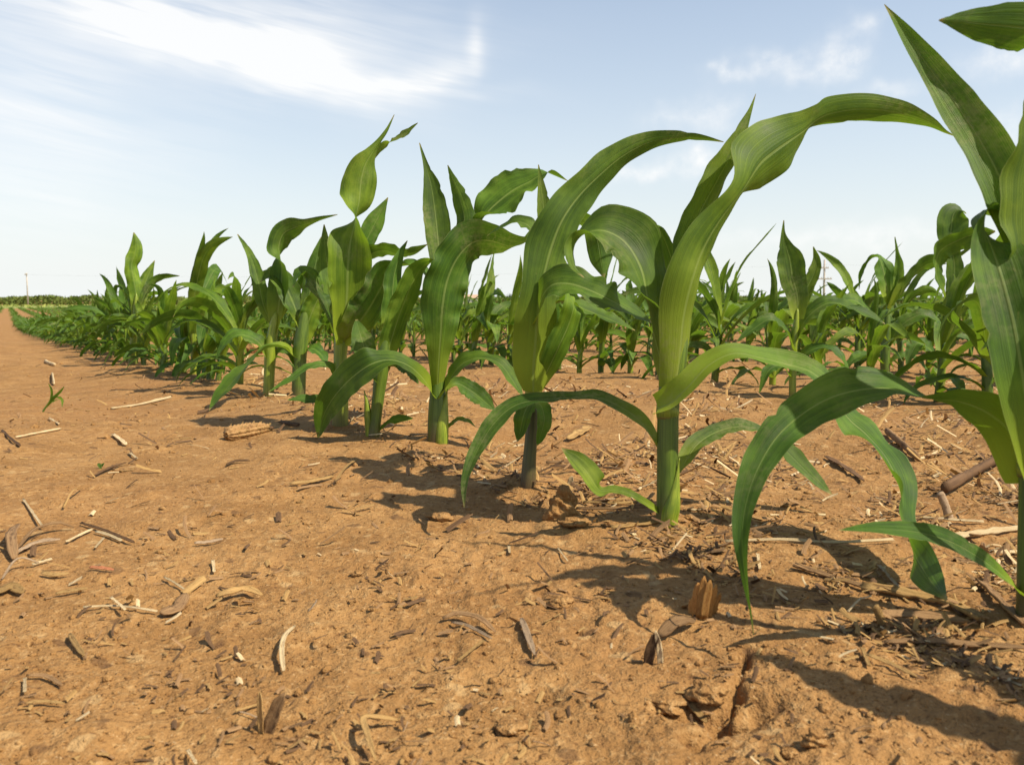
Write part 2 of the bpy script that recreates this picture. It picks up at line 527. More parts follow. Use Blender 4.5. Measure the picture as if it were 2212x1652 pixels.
plain_mat('pole_wood', (0.36, 0.31, 0.26), (0.50, 0.44, 0.38), 3.0)
plain_mat('hedge_leaf', (0.090, 0.130, 0.022), (0.170, 0.205, 0.045), 0.25, trans=0.25)
plain_mat('tree_leaf', (0.030, 0.050, 0.014), (0.065, 0.095, 0.026), 0.6, trans=0.2)
plain_mat('bark', (0.09, 0.065, 0.045), (0.16, 0.12, 0.09), 3.0)
plain_mat('verge_grass', (0.15, 0.20, 0.040), (0.30, 0.29, 0.075), 0.05)
plain_mat('far_hill', (0.20, 0.22, 0.10), (0.34, 0.31, 0.17), 0.004)
plain_mat('wire', (0.12, 0.12, 0.12), (0.2, 0.2, 0.2), 3.0)
plain_mat('roof_tan', (0.40, 0.27, 0.18), (0.50, 0.36, 0.25), 0.5)
plain_mat('wall_cream', (0.5, 0.44, 0.36), (0.58, 0.52, 0.44), 0.5)


# ------------------------------------------------------------------ object helpers
def mesh_obj(name, verts, faces, mat, parent=None, uvs=None, smooth=True, link=True, me=None):
    if me is None:
        me = mesh_data(name, verts, faces, mat, uvs, smooth)
    o = bpy.data.objects.new(name, me)
    if link:
        COL.objects.link(o)
    if parent is not None:
        o.parent = parent
    return o


def mesh_data(name, verts, faces, mat, uvs=None, smooth=True):
    me = bpy.data.meshes.new(name)
    verts = np.asarray(verts, dtype=np.float32).reshape(-1, 3)
    if isinstance(faces, np.ndarray):
        k = faces.shape[1]
        me.vertices.add(len(verts)); me.vertices.foreach_set('co', verts.ravel())
        me.loops.add(faces.size); me.loops.foreach_set('vertex_index', faces.astype(np.int32).ravel())
        me.polygons.add(len(faces))
        me.polygons.foreach_set('loop_start', np.arange(0, faces.size, k, dtype=np.int32))
        me.polygons.foreach_set('loop_total', np.full(len(faces), k, dtype=np.int32))
        me.update(calc_edges=True)
    else:
        me.from_pydata([tuple(v) for v in verts.tolist()], [], [tuple(f) for f in faces])
    if uvs is not None:
        uvs = np.asarray(uvs, dtype=np.float32)
        lay = me.uv_layers.new(name='UVMap')
        idx = np.empty(len(me.loops), dtype=np.int32)
        me.loops.foreach_get('vertex_index', idx)
        lay.data.foreach_set('uv', uvs[idx].ravel())
    if smooth:
        me.polygons.foreach_set('use_smooth', np.ones(len(me.polygons), dtype=bool))
    me.materials.append(MATS[mat] if isinstance(mat, str) else mat)
    me.validate()
    return me


def tag(o, label=None, cat=None, group=None, kind=None):
    if label: o['label'] = label
    if cat: o['category'] = cat
    if group: o['group'] = group
    if kind: o['kind'] = kind
    return o


def empty(name, loc):
    o = bpy.data.objects.new(name, None)
    o.empty_display_size = 0.02
    o.location = tuple(loc)
    COL.objects.link(o)
    return o


def grid_faces(a, b, wrap=False):
    """quads of an a x b vertex grid"""
    i = np.arange(a - 1)[:, None]; j = np.arange(b if wrap else b - 1)[None, :]
    j2 = (j + 1) % b
    f = np.stack([i * b + j, i * b + j2, (i + 1) * b + j2, (i + 1) * b + j], axis=-1)
    return f.reshape(-1, 4)


def spline(pts, n):
    """Catmull-Rom through rows of pts, resampled to n rows evenly along the first three columns"""
    p = np.asarray(pts, float)
    if len(p) == 2:
        q = np.linspace(0, 1, 24)[:, None] * (p[1] - p[0]) + p[0]
    else:
        e = np.vstack([2 * p[0] - p[1], p, 2 * p[-1] - p[-2]])
        out = []
        for i in range(1, len(e) - 2):
            a, b, c, d = e[i - 1], e[i], e[i + 1], e[i + 2]
            t = np.linspace(0, 1, 16, endpoint=False)[:, None]
            out.append(.5 * (2 * b + (c - a) * t + (2 * a - 5 * b + 4 * c - d) * t * t + (3 * b - a - 3 * c + d) * t ** 3))
        q = np.vstack(out + [e[-2][None]])
    s = np.concatenate([[0], np.cumsum(np.linalg.norm(np.diff(q[:, :3], axis=0), axis=1))])
    g = np.linspace(0, s[-1], n)
    return np.stack([np.interp(g, s, q[:, k]) for k in range(q.shape[1])], axis=1), s[-1]


def unit(a):
    return a / np.maximum(np.linalg.norm(a, axis=-1, keepdims=True), 1e-9)


def blade(C, NA, Wd, phi, nw, rng, ruffle=0.05, keel=0.03, length=1.0):
    """leaf blade: centre line C, adaxial normals NA, full widths Wd, cross-section bend phi (radians)"""
    n = len(C)
    T = unit(np.gradient(C, axis=0))
    NA = unit(NA - (NA * T).sum(1, keepdims=True) * T)
    S = np.cross(NA, T)
    us = np.linspace(-1, 1, nw)
    v = np.linspace(0, 1, n)
    k1, k2 = rng.uniform(2.2, 4.2), rng.uniform(2.2, 4.2)
    p1, p2 = rng.uniform(0, 6.28, 2)
    V = np.zeros((n, nw, 3)); UV = np.zeros((n, nw, 2))
    q1, q2, q3, q4 = rng.uniform(0, 90, 4)
    swell = 1 + .07 * vnoise(v * 6 + q1, np.full(n, q2), 1)
    crimp = vnoise(v * 26 + q3, np.full(n, q4), 2)
    Wd = Wd * swell
    bites = [(rng.uniform(.25, .95), rng.uniform(.006, .016), rng.uniform(.06, .30), rng.choice([-1, 1])) for _ in range(rng.randint(0, 4))] if n > 40 else []
    for j, u in enumerate(us):
        a = u * phi / 2
        Rr = Wd / np.maximum(phi, .05)
        x = Rr * np.sin(a); y = Rr * (1 - np.cos(a))
        k, p = (k1, p1) if u < 0 else (k2, p2)
        wav = np.sin(6.283 * k * v + p) * np.sin(math.pi * np.clip(v, 0, 1)) + .4 * np.sin(6.283 * k * 2.7 * v + 2 * p) * np.sin(math.pi * v)
        x = x * (1 + .035 * abs(u) ** 4 * np.roll(crimp, 3 if u < 0 else 0))
        for v0, sg, dp, sd_ in bites:
            if u * sd_ > .4:
                x = x * (1 - dp * np.exp(-((v - v0) / sg) ** 2) * (u * sd_ - .4) / .6)
        y = y + ruffle * Wd * abs(u) ** 2.2 * (wav * 1.25 + .5 * np.roll(crimp, 5 if u < 0 else 0) * np.sin(math.pi * v)) - keel * Wd * np.exp(-(u / .16) ** 2)
        V[:, j] = C + S * x[:, None] + NA * y[:, None]
        UV[:, j] = np.stack([np.full(n, (u + 1) / 2), v], 1)
    return V.reshape(-1, 3), grid_faces(n, nw), UV.reshape(-1, 2)


def tube(C, rad, sides=12, flat=1.0, cap=True, bumps=None):
    C = np.asarray(C, float); n = len(C)
    rad = np.broadcast_to(rad, (n,))
    T = unit(np.gradient(C, axis=0))
    ref = np.array((0, -1.0, 0.13)) if abs(T[0][1]) < .9 else np.array((1.0, 0, 0))
    A = unit(np.cross(np.cross(T, ref), T)); B = np.cross(T, A)
    th = np.linspace(0, 2 * math.pi, sides, endpoint=False)
    V = C[:, None] + rad[:, None, None] * (np.cos(th)[None, :, None] * A[:, None] * flat + np.sin(th)[None, :, None] * B[:, None])
    UV = np.zeros((n, sides, 2)); UV[..., 0] = np.abs(np.linspace(-1, 1, sides))[None]; UV[..., 1] = np.linspace(0, 1, n)[:, None]
    F = grid_faces(n, sides, True).tolist()
    V = V.reshape(-1, 3); UV = UV.reshape(-1, 2)
    if cap:
        F.append(list(range(sides))[::-1]); F.append([(n - 1) * sides + k for k in range(sides)])
    return V, F, UV

# ------------------------------------------------------------------ ground
def build_ground():
    fine = np.radians(np.linspace(-58, 58, 820))
    coarse = np.radians(np.linspace(58, 302, 62))[1:-1]
    th = np.concatenate([fine, coarse])
    r1 = np.exp(np.arange(math.log(.075), math.log(6.0), .0066))
    r2 = np.exp(np.arange(math.log(r1[-1]) + .03, math.log(4500), .05))
    r = np.concatenate([r1, r2])
    X = r[:, None] * np.sin(th)[None]; Y = r[:, None] * np.cos(th)[None]
    Z = ground(X, Y)
    GRID['z'] = Z[:len(r1), :820]
    V = np.stack([X, Y, Z], -1).reshape(-1, 3)
    F = grid_faces(len(r), len(th), True)[:, ::-1]
    me = mesh_data('ground', V, np.ascontiguousarray(F), 'soil')
    o = bpy.data.objects.new('ground', me)
    COL.objects.link(o)
    tag(o, 'dry sandy orange soil of the field', None, None, 'structure')
    return o


build_ground()

# ------------------------------------------------------------------ corn plants drawn one by one
rng = np.random.RandomState(5)


def phi_of(v, base=2.4, mid=0.75, tip=1.0):
    return np.interp(v, [0, .07, .18, .55, 1], [base, base * .62, mid * 1.15, mid, tip])


def hero_leaf(root, base, t, side, pts, dz=(0, 0), mat='corn_leaf', n=56, nw=11, phi=(2.0, .7, .9), ruffle=.07, name='leaf'):
    """pts: (x, y, full width, roll) along the midrib from the stalk to the tip. roll 0: upper face towards
    the viewer, 90: edge on with the upper face up, 180: underside towards the viewer"""
    m = len(pts)
    dzs = np.interp(np.linspace(0, 1, m), np.linspace(0, 1, len(dz)), dz)
    P = []
    for (x, y, w, r), d in zip(pts, dzs):
        p = at(x, y, t + d)
        P.append((*p, w * t / FPX, r))
    q, L = spline(P, n)
    C = q[:, :3]; Wd = np.maximum(q[:, 3], .0004); ro = np.radians(q[:, 4])
    T = unit(np.gradient(C, axis=0))
    tx = T @ V_RT; ty = T @ V_UP
    s = 1 if side == 'L' else -1
    ad = unit(s * (ty[:, None] * V_RT - tx[:, None] * V_UP))
    # keep the upper side from flipping where the leaf points at the viewer
    for i in range(1, n):
        if (ad[i] * ad[i - 1]).sum() < 0:
            ad[i] = -ad[i]
    NA = np.cos(ro)[:, None] * (-V_FWD) + np.sin(ro)[:, None] * ad
    v = np.linspace(0, 1, n)
    V, F, UV = blade(C, NA, Wd * 1.06, phi_of(v, *phi), nw, rng, ruffle)
    o = mesh_obj(name, V - base, F, mat, root, UV)
    return o


def hero_stalk(root, base, t, pts, mat='corn_stalk', name='stalk', dz=0.0, sides=18, sink=True):
    P = [(*at(x, y, t + dz), w * t / FPX / 2) for x, y, w in pts]
    if sink:
        p0 = list(P[0]); p0[2] -= .012
        P = [tuple(p0)] + P
    e = np.array(P[-1]); e2 = e + (e - np.array(P[-2])) * .35; e2[3] = .0004; P = P + [tuple(e2)]
    q, L = spline(P, 28)
    q[:, 3] = np.maximum(q[:, 3], .0003) * (1 + .035 * vnoise(np.linspace(0, 5, 28) + t * 31, np.zeros(28), 3))
    V, F, UV = tube(q[:, :3], q[:, 3], sides)
    return mesh_obj(name, V - base, F, mat, root, UV)


def collar(root, base, t, x, y, w, hgt, mat='corn_sheath', lean=0.0):
    """the pale band where a leaf blade leaves its sheath: a short flared ring round the stalk"""
    P = [(*at(x - lean, y + hgt / 2, t), w * .45 * t / FPX), (*at(x - lean * .5, y + hgt * .2, t), w * .49 * t / FPX),
         (*at(x, y, t), w * .50 * t / FPX), (*at(x + lean, y - hgt / 2, t), w * .47 * t / FPX)]
    q, L = spline(P, 12)
    V, F, UV = tube(q[:, :3], q[:, 3], 16)
    return mesh_obj('leaf_collar', V - base, F, mat, root, UV)


FRONT = 'corn plants of the front row'


def hero(name_label, bx, by, t=None):
    p, tt = hit(bx, by)
    t = t or tt
    b = at(bx, by, t)
    b[2] = gz(b[0], b[1])
    o = empty('corn_plant', b)
    tag(o, name_label, 'corn plant', FRONT)
    return o, b, t


# --- the tall plant cut by the right edge of the picture
o, b, t = hero('big corn plant cut off by the right edge, one leaf arching down to the soil', 2222, 1330)
hero_stalk(o, b, t, [(2224, 1335, 54), (2228, 1100, 52), (2230, 950, 54), (2232, 800, 60), (2236, 600, 62), (2240, 380, 48)], 'corn_stalk')
collar(o, b, t, 2229, 1010, 62, 40)
hero_leaf(o, b, t, 'L', [(2226, 1040, 110, 150), (2192, 945, 112, 152), (2135, 892, 92, 148), (2072, 866, 66, 138), (2022, 862, 52, 112), (1985, 856, 60, 72), (1945, 842, 84, 55),
                         (1895, 836, 98, 52), (1815, 850, 100, 40), (1745, 885, 92, 30), (1680, 940, 84, 32), (1636, 1010, 66, 44), (1612, 1080, 50, 46), (1602, 1160, 36, 40),
                         (1610, 1250, 20, 60), (1622, 1320, 12, 90), (1628, 1370, 2, 70)], (0, .0, .012, .016, .012, -.004, -.018, -.034), n=90, ruffle=.07, phi=(2, .55, .7))
hero_leaf(o, b, t, 'L', [(2218, 1298, 24, 95), (2180, 1255, 40, 60), (2125, 1210, 46, 42), (2060, 1172, 48, 38), (1990, 1150, 44, 40), (1915, 1142, 32, 45), (1860, 1142, 18, 50), (1813, 1145, 2, 50)], (0, -.02, -.035), ruffle=.02)
hero_leaf(o, b, t, 'L', [(2245, 900, 30, 30), (2236, 640, 64, 0), (2212, 520, 92, -12), (2168, 400, 100, -16), (2122, 310, 100, -16), (2076, 240, 90, -16), (2033, 180, 72, -12), (1987, 118, 54, -5), (1946, 60, 30, 0), (1910, 10, 2, 10)],
          (0, .01, .03, .03), phi=(2.4, 1.25, 1.2), ruffle=.035, n=70)
hero_leaf(o, b, t, 'R', [(2232, 1000, 66, 148), (2228, 800, 122, 148), (2222, 600, 146, 145), (2222, 440, 134, 145), (2232, 320, 108, 145), (2245, 230, 96, 150), (2290, 160, 80, 140), (2360, 130, 40, 120), (2420, 150, 3, 120)],
          (-.010, -.018, -.022, -.015), 'corn_leaf_yellow', ruffle=.07, phi=(2.4, 1.0, .8))
hero_leaf(o, b, t, 'L', [(2232, 1060, 56, 10), (2228, 930, 88, -12), (2208, 800, 108, -18), (2186, 680, 112, -18), (2153, 560, 104, -8), (2128, 492, 88, 35), (2124, 456, 66, 80), (2160, 468, 44, 118), (2195, 520, 14, 120)],
          (-.03, -.036, -.032, -.022, -.006, .02, .04), phi=(2.4, 1.15, 1.0), ruffle=.045)
hero_leaf(o, b, t, 'L', [(2236, 400, 40, 100), (2262, 220, 80, 110), (2275, 110, 96, 125), (2245, 68, 96, 138), (2190, 58, 88, 142), (2125, 52, 64, 142), (2075, 46, 34, 140), (2028, 44, 2, 140)],
          (0, -.02, -.03, -.05), ruffle=.035)

# --- the tall main plant
o, b, t = hero('tallest whole corn plant, with a long twisted leaf arching right against the sky', 1440, 1122)
hero_stalk(o, b, t, [(1440, 1126, 46), (1441, 1060, 46), (1442, 980, 46), (1443, 900, 45), (1447, 840, 48), (1455, 780, 56), (1465, 700, 46), (1475, 620, 24)])
collar(o, b, t, 1442, 888, 50, 34)
hero_stalk(o, b, t, [(1446, 1120, 38), (1452, 1090, 34), (1462, 1030, 12), (1466, 1000, 3)], 'corn_sheath', 'sheath', -.004)
hero_leaf(o, b, t, 'R', [(1460, 838, 74, 146), (1468, 760, 86, 145), (1476, 680, 100, 144), (1493, 606, 110, 142), (1516, 540, 110, 140), (1554, 475, 82, 134), (1602, 412, 66, 122),
                         (1638, 356, 130, 150), (1670, 328, 140, 158), (1704, 304, 120, 156), (1734, 283, 90, 142), (1758, 262, 82, 118), (1790, 246, 74, 134), (1850, 236, 66, 144), (1905, 238, 60, 142), (1960, 248, 48, 138), (2010, 266, 26, 130), (2040, 284, 10, 120), (2066, 296, 2, 110)],
          (-.005, -.012, -.006, .012, .03, .045, .055), 'corn_leaf_yellow', n=96, phi=(2.6, 1.45, .8), ruffle=.055)
hero_leaf(o, b, t, 'R', [(1462, 760, 40, 160), (1468, 640, 50, 158), (1482, 548, 62, 155), (1510, 462, 68, 155), (1548, 390, 64, 152), (1582, 330, 52, 150), (1606, 282, 36, 148), (1622, 240, 14, 145), (1633, 203, 2, 140)],
          (.005, .015, .02), 'corn_leaf_yellow', phi=(2.4, 1.1, 1.5), ruffle=.07)
hero_leaf(o, b, t, 'L', [(1446, 862, 40, 140), (1430, 790, 46, 128), (1414, 720, 74, 100), (1402, 650, 120, 58), (1388, 580, 156, 36), (1352, 522, 150, 28), (1302, 496, 112, 40), (1258, 506, 70, 80), (1236, 540, 52, 120), (1240, 575, 30, 135), (1262, 600, 4, 130)],
          (-.005, .0, .01, .01, -.01), n=70, ruffle=.085, phi=(1.9, .8, .9))
hero_leaf(o, b, t, 'L', [(1428, 985, 26, 112), (1418, 962, 36, 70), (1390, 915, 44, 52), (1345, 880, 46, 45), (1285, 856, 46, 52), (1225, 858, 36, 66), (1165, 862, 40, 60), (1110, 876, 48, 44), (1068, 912, 44, 34), (1036, 962, 36, 30), (1014, 1010, 28, 28), (1004, 1050, 18, 30), (1003, 1096, 2, 30)],
          (0, .008, .018, .018, .006, -.018), ruffle=.07, n=70)
hero_leaf(o, b, t, 'L', [(1432, 1112, 14, 60), (1404, 1092, 18, 40), (1368, 1070, 20, 50), (1328, 1058, 20, 40), (1302, 1060, 26, 60), (1288, 1050, 44, 45), (1270, 1022, 50, 35), (1246, 995, 40, 30), (1213, 968, 3, 30)],
          (0, -.012, -.02, -.012), 'corn_leaf_yellow', ruffle=.055, phi=(1.6, .9, 1.4))
hero_leaf(o, b, t, 'R', [(1420, 882, 60, 40), (1450, 868, 70, 48), (1490, 830, 66, 52), (1530, 788, 62, 56), (1585, 762, 60, 58), (1645, 772, 60, 54), (1700, 786, 66, 50), (1752, 802, 74, 46), (1795, 840, 84, 44), (1832, 900, 92, 40),
                         (1872, 936, 96, 30), (1915, 985, 92, 26), (1945, 1050, 86, 22), (1955, 1120, 74, 22), (1975, 1190, 62, 25), (2005, 1245, 42, 30), (2045, 1296, 3, 30)],
          (-.01, -.02, -.02, -.01, -.015, -.03, -.06, -.10, -.16), n=96, ruffle=.07, phi=(2.6, .6, .8))
hero_leaf(o, b, t, 'R', [(1462, 1030, 18, 70), (1478, 1000, 38, 48), (1506, 958, 46, 44), (1552, 930, 46, 46), (1605, 920, 38, 52), (1645, 928, 30, 70), (1685, 960, 46, 42), (1725, 1000, 46, 36), (1765, 1040, 32, 34), (1797, 1068, 3, 34)],
          (.006, .03, .04, .03), ruffle=.07)
hero_leaf(o, b, t, 'R', [(1464, 700, 30, 60), (1458, 620, 44, 40), (1450, 560, 40, 35), (1425, 500, 36, 60), (1400, 480, 10, 80)], (.02, .03, .03), ruffle=.055)

# --- slim plant with the dark purple foot
o, b, t = hero('corn plant with a dark purplish bare foot and a broad leaf sweeping up right', 1141, 1043)
hero_stalk(o, b, t, [(1141, 1045, 34), (1143, 1000, 30), (1147, 950, 28), (1150, 900, 27), (1151, 850, 27), (1152, 800, 28), (1158, 700, 26), (1170, 600, 20)], 'corn_stalk_purple')
collar(o, b, t, 1151, 842, 34, 30)
hero_leaf(o, b, t, 'R', [(1152, 846, 48, 178), (1152, 800, 84, 176), (1156, 740, 92, 172), (1160, 680, 90, 166), (1166, 630, 78, 158), (1178, 580, 92, 160), (1192, 530, 100, 162), (1214, 475, 92, 158), (1248, 425, 84, 152), (1292, 380, 74, 146), (1345, 336, 62, 140), (1405, 306, 44, 138), (1465, 296, 28, 136), (1515, 298, 15, 132), (1563, 307, 2, 130)],
          (-.008, -.016, -.01, .01, .03), n=90, ruffle=.055, phi=(2.3, .75, .7))
hero_leaf(o, b, t, 'R', [(1160, 700, 36, 100), (1166, 650, 60, 62), (1190, 616, 72, 40), (1232, 612, 76, 36), (1280, 628, 74, 38), (1325, 650, 66, 42), (1370, 674, 46, 48), (1412, 700, 3, 50)], (-.01, -.03, -.04, -.02), ruffle=.07)
hero_leaf(o, b, t, 'R', [(1162, 852, 20, 150), (1178, 810, 40, 155), (1206, 750, 50, 158), (1228, 700, 52, 155), (1238, 660, 50, 130), (1228, 638, 40, 90), (1205, 650, 14, 50)], (0, -.012, -.012, .02), 'corn_leaf_yellow', ruffle=.045)
hero_leaf(o, b, t, 'R', [(1170, 680, 30, 100), (1215, 650, 50, 70), (1270, 670, 52, 60), (1320, 690, 44, 60), (1372, 714, 3, 60)], (.01, .03, .03), ruffle=.07)
hero_leaf(o, b, t, 'L', [(1176, 560, 26, 20), (1176, 500, 36, 15), (1174, 450, 34, 15), (1169, 405, 20, 15), (1163, 356, 2, 15)], (.01, .015), 'corn_leaf_yellow', phi=(2.4, 1.4, 1.6), ruffle=.02)
hero_leaf(o, b, t, 'L', [(1172, 600, 26, 100), (1166, 540, 50, 70), (1150, 495, 52, 50), (1120, 478, 44, 55), (1085, 490, 28, 65), (1052, 510, 3, 70)], (.015, .03, .04), ruffle=.07)
hero_leaf(o, b, t, 'R', [(1180, 640, 26, 110), (1196, 560, 60, 140), (1225, 500, 70, 140), (1262, 480, 66, 110), (1288, 510, 62, 150), (1298, 560, 50, 165), (1304, 600, 3, 160)], (.02, .05, .06, .05), ruffle=.07)
hero_leaf(o, b, t, 'L', [(1150, 872, 26, 150), (1140, 876, 40, 40), (1130, 900, 38, 20), (1124, 930, 26, 20), (1118, 952, 4, 20)], (-.008, -.02, -.018), ruffle=.07, n=30)
hero_leaf(o, b, t, 'R', [(1152, 868, 26, 150), (1168, 874, 34, 40), (1176, 905, 34, 20), (1168, 940, 22, 20), (1160, 962, 3, 20)], (-.006, -.014, -.012), ruffle=.07, n=30)

# --- plant with the broad drooping left leaf
o, b, t = hero('sturdy corn plant with a broad leaf drooping left to touch the soil', 945, 950)
hero_stalk(o, b, t, [(944, 952, 42), (945, 910, 41), (946, 870, 38), (946, 830, 30), (948, 780, 26), (952, 700, 24), (960, 620, 14)])
hero_stalk(o, b, t, [(953, 950, 30), (955, 915, 28), (960, 880, 16), (965, 850, 4)], 'corn_sheath', 'sheath', -.004)
hero_leaf(o, b, t, 'R', [(945, 840, 28, 170), (948, 780, 44, 168), (952, 720, 68, 166), (956, 660, 86, 164), (966, 605, 92, 160), (988, 556, 90, 152), (1022, 522, 84, 145), (1062, 520, 74, 135), (1098, 530, 66, 128), (1130, 525, 50, 80), (1160, 500, 40, 60), (1185, 512, 3, 60)],
          (-.005, -.02, -.02, -.015, .01), n=80, ruffle=.085, phi=(2.3, .8, .8))
hero_leaf(o, b, t, 'L', [(952, 650, 30, 20), (951, 580, 44, 18), (946, 520, 56, 14), (940, 460, 56, 14), (932, 405, 40, 14), (920, 358, 14, 16), (906, 309, 2, 16)], (0, .01, .015), phi=(2.4, 1.2, 1.6), ruffle=.035)
hero_leaf(o, b, t, 'L', [(962, 620, 30, 160), (985, 540, 46, 160), (1004, 480, 46, 158), (994, 430, 40, 158), (980, 395, 22, 155), (967, 357, 2, 150)], (.012, .025, .03), ruffle=.055)
hero_leaf(o, b, t, 'R', [(968, 600, 30, 160), (998, 540, 36, 150), (1032, 488, 36, 135), (1050, 460, 72, 40), (1078, 432, 106, 36), (1110, 408, 100, 36), (1142, 392, 72, 36), (1170, 376, 36, 40), (1192, 374, 24, 100), (1226, 391, 2, 110)], (.015, .03, .035), ruffle=.07)
hero_leaf(o, b, t, 'L', [(940, 862, 30, 90), (920, 824, 46, 66), (885, 790, 48, 58), (842, 776, 56, 52), (800, 786, 70, 36), (756, 818, 76, 24), (720, 858, 66, 18), (698, 898, 50, 18), (687, 946, 3, 18)],
          (0, -.03, -.045, -.03, 0), n=70, ruffle=.045, phi=(2.0, .55, .9))
hero_leaf(o, b, t, 'R', [(950, 870, 26, 100), (966, 828, 46, 68), (994, 788, 48, 58), (1036, 772, 44, 58), (1078, 784, 38, 55), (1108, 822, 32, 50), (1130, 858, 3, 50)], (0, -.02, -.03), ruffle=.07)
hero_leaf(o, b, t, 'R', [(960, 850, 16, 70), (985, 828, 30, 30), (1020, 846, 42, 26), (1048, 868, 34, 26), (1069, 886, 3, 26)], (.006, .02, .015), ruffle=.055)
hero_leaf(o, b, t, 'R', [(962, 930, 10, 60), (985, 908, 16, 58), (1008, 908, 14, 58), (1027, 922, 2, 60)], (0, -.005), n=24)

# --- thin plant behind it
o, b, t = hero('thin corn plant with a forked foot between two sturdier front-row plants', 809, 941)
hero_stalk(o, b, t, [(807, 943, 26), (812, 900, 24), (818, 850, 26), (824, 800, 30), (832, 740, 24), (842, 680, 14)])
hero_stalk(o, b, t, [(797, 940, 14), (795, 900, 16), (792, 868, 10), (788, 850, 3)], 'corn_sheath', 'sheath')
hero_leaf(o, b, t, 'R', [(828, 800, 30, 160), (846, 730, 46, 150), (866, 670, 54, 146), (888, 616, 54, 140), (912, 576, 46, 115), (938, 566, 30, 90), (962, 590, 3, 80)], (0, -.01, -.01), 'corn_leaf_yellow', ruffle=.045)
hero_leaf(o, b, t, 'L', [(820, 830, 34, 60), (800, 790, 44, 40), (785, 745, 46, 20), (776, 715, 34, 20), (770, 690, 4, 20)], (0, .02), ruffle=.07)
hero_leaf(o, b, t, 'R', [(814, 936, 8, 60), (838, 912, 12, 45), (865, 905, 22, 40), (892, 904, 3, 40)], (0, -.008), n=24)
hero_leaf(o, b, t, 'R', [(826, 800, 30, 90), (850, 790, 40, 60), (880, 800, 36, 50), (905, 830, 3, 50)], (0, .02), ruffle=.07)
hero_leaf(o, b, t, 'R', [(836, 730, 26, 150), (846, 650, 40, 150), (852, 590, 36, 150), (866, 548, 18, 140), (880, 520, 2, 140)], (.01, .02), ruffle=.055)

# --- the yellow plant with the forked tip
o, b, t = hero('corn plant with a yellowish upright leaf twisting into a forked tip', 735, 915)
hero_stalk(o, b, t, [(735, 918, 34), (735, 870, 34), (735, 820, 30), (735, 770, 28), (737, 740, 30), (742, 690, 24), (748, 620, 12)], 'corn_sheath')
hero_leaf(o, b, t, 'R', [(738, 745, 32, -30), (744, 700, 54, -30), (750, 640, 82, -28), (752, 580, 98, -25), (756, 525, 92, 0), (763, 488, 74, 50), (768, 462, 72, 92), (775, 432, 74, 140), (780, 392, 76, 160), (788, 358, 62, 155), (802, 332, 30, 140), (818, 308, 14, 130), (836, 283, 10, 120), (852, 248, 2, 120)],
          (-.005, -.02, -.015, -.01, 0), 'corn_leaf_yellow', n=90, ruffle=.055, phi=(2.2, 1.35, 1.4))
hero_leaf(o, b, t, 'R', [(794, 352, 16, 150), (808, 337, 14, 135), (830, 314, 16, 130), (852, 303, 20, 50), (876, 290, 22, 40), (892, 276, 12, 40), (903, 266, 2, 40)], (.001, -.01), 'corn_leaf_yellow', n=36, phi=(1, 1.0, 1.4), name='leaf_tip')
hero_leaf(o, b, t, 'R', [(752, 640, 20, 150), (775, 560, 34, 150), (796, 510, 42, 152), (815, 472, 36, 152), (838, 427, 2, 150)], (.012, .02), ruffle=.045)
hero_leaf(o, b, t, 'R', [(752, 620, 24, 110), (786, 560, 40, 125), (825, 541, 44, 122), (865, 549, 38, 115), (898, 542, 26, 118), (924, 528, 2, 120)], (.015, .03), ruffle=.06)
hero_leaf(o, b, t, 'R', [(738, 738, 40, 130), (762, 712, 62, 138), (795, 668, 74, 142), (824, 618, 74, 138), (850, 582, 66, 115), (885, 572, 56, 70), (916, 586, 36, 60), (934, 615, 3, 60)], (-.006, -.015, -.01, 0), ruffle=.07)
hero_leaf(o, b, t, 'L', [(734, 745, 28, 110), (716, 700, 40, 90), (694, 650, 50, 72), (672, 610, 54, 60), (652, 592, 46, 50), (640, 604, 24, 40), (634, 620, 3, 40)], (-.004, 0, -.02), ruffle=.07)
hero_leaf(o, b, t, 'L', [(738, 700, 30, 40), (724, 640, 62, 30), (712, 590, 60, 28), (704, 550, 36, 25), (700, 485, 2, 25)], (.015, .02), ruffle=.045)
hero_leaf(o, b, t, 'L', [(732, 832, 18, 80), (712, 792, 28, 62), (672, 792, 30, 56), (630, 818, 24, 50), (580, 847, 2, 50)], (0, -.03), ruffle=.045)
hero_leaf(o, b, t, 'L', [(728, 900, 10, 70), (700, 868, 24, 50), (660, 862, 26, 48), (620, 864, 3, 48)], (0, -.02), n=30)

# --- the next ones along the row
o, b, t = hero('stout corn plant whose low leaf arches left and hangs to a point', 645, 856)
hero_stalk(o, b, t, [(645, 858, 30), (646, 810, 30), (648, 760, 30), (654, 710, 28), (660, 660, 18)])
hero_leaf(o, b, t, 'L', [(640, 772, 26, 90), (612, 750, 34, 66), (576, 752, 36, 58), (540, 780, 42, 44), (508, 816, 48, 30), (478, 852, 34, 26), (452, 887, 2, 26)], (0, -.06, -.12, -.17), ruffle=.045)
hero_leaf(o, b, t, 'R', [(652, 770, 20, 90), (672, 752, 32, 60), (694, 766, 28, 50), (706, 790, 2, 50)], (0, -.02), n=30)
hero_leaf(o, b, t, 'R', [(656, 740, 26, 160), (668, 690, 44, 155), (690, 640, 42, 140), (716, 612, 26, 110), (740, 622, 3, 100)], (0, -.01), 'corn_leaf_yellow', ruffle=.055)
hero_leaf(o, b, t, 'L', [(656, 720, 26, 60), (636, 660, 46, 40), (612, 610, 50, 35), (588, 590, 40, 40), (562, 610, 3, 50)], (0, .02), ruffle=.07)
hero_leaf(o, b, t, 'R', [(660, 690, 24, 165), (672, 620, 36, 165), (684, 560, 28, 160), (694, 512, 2, 160)], (.01, .02), ruffle=.045)
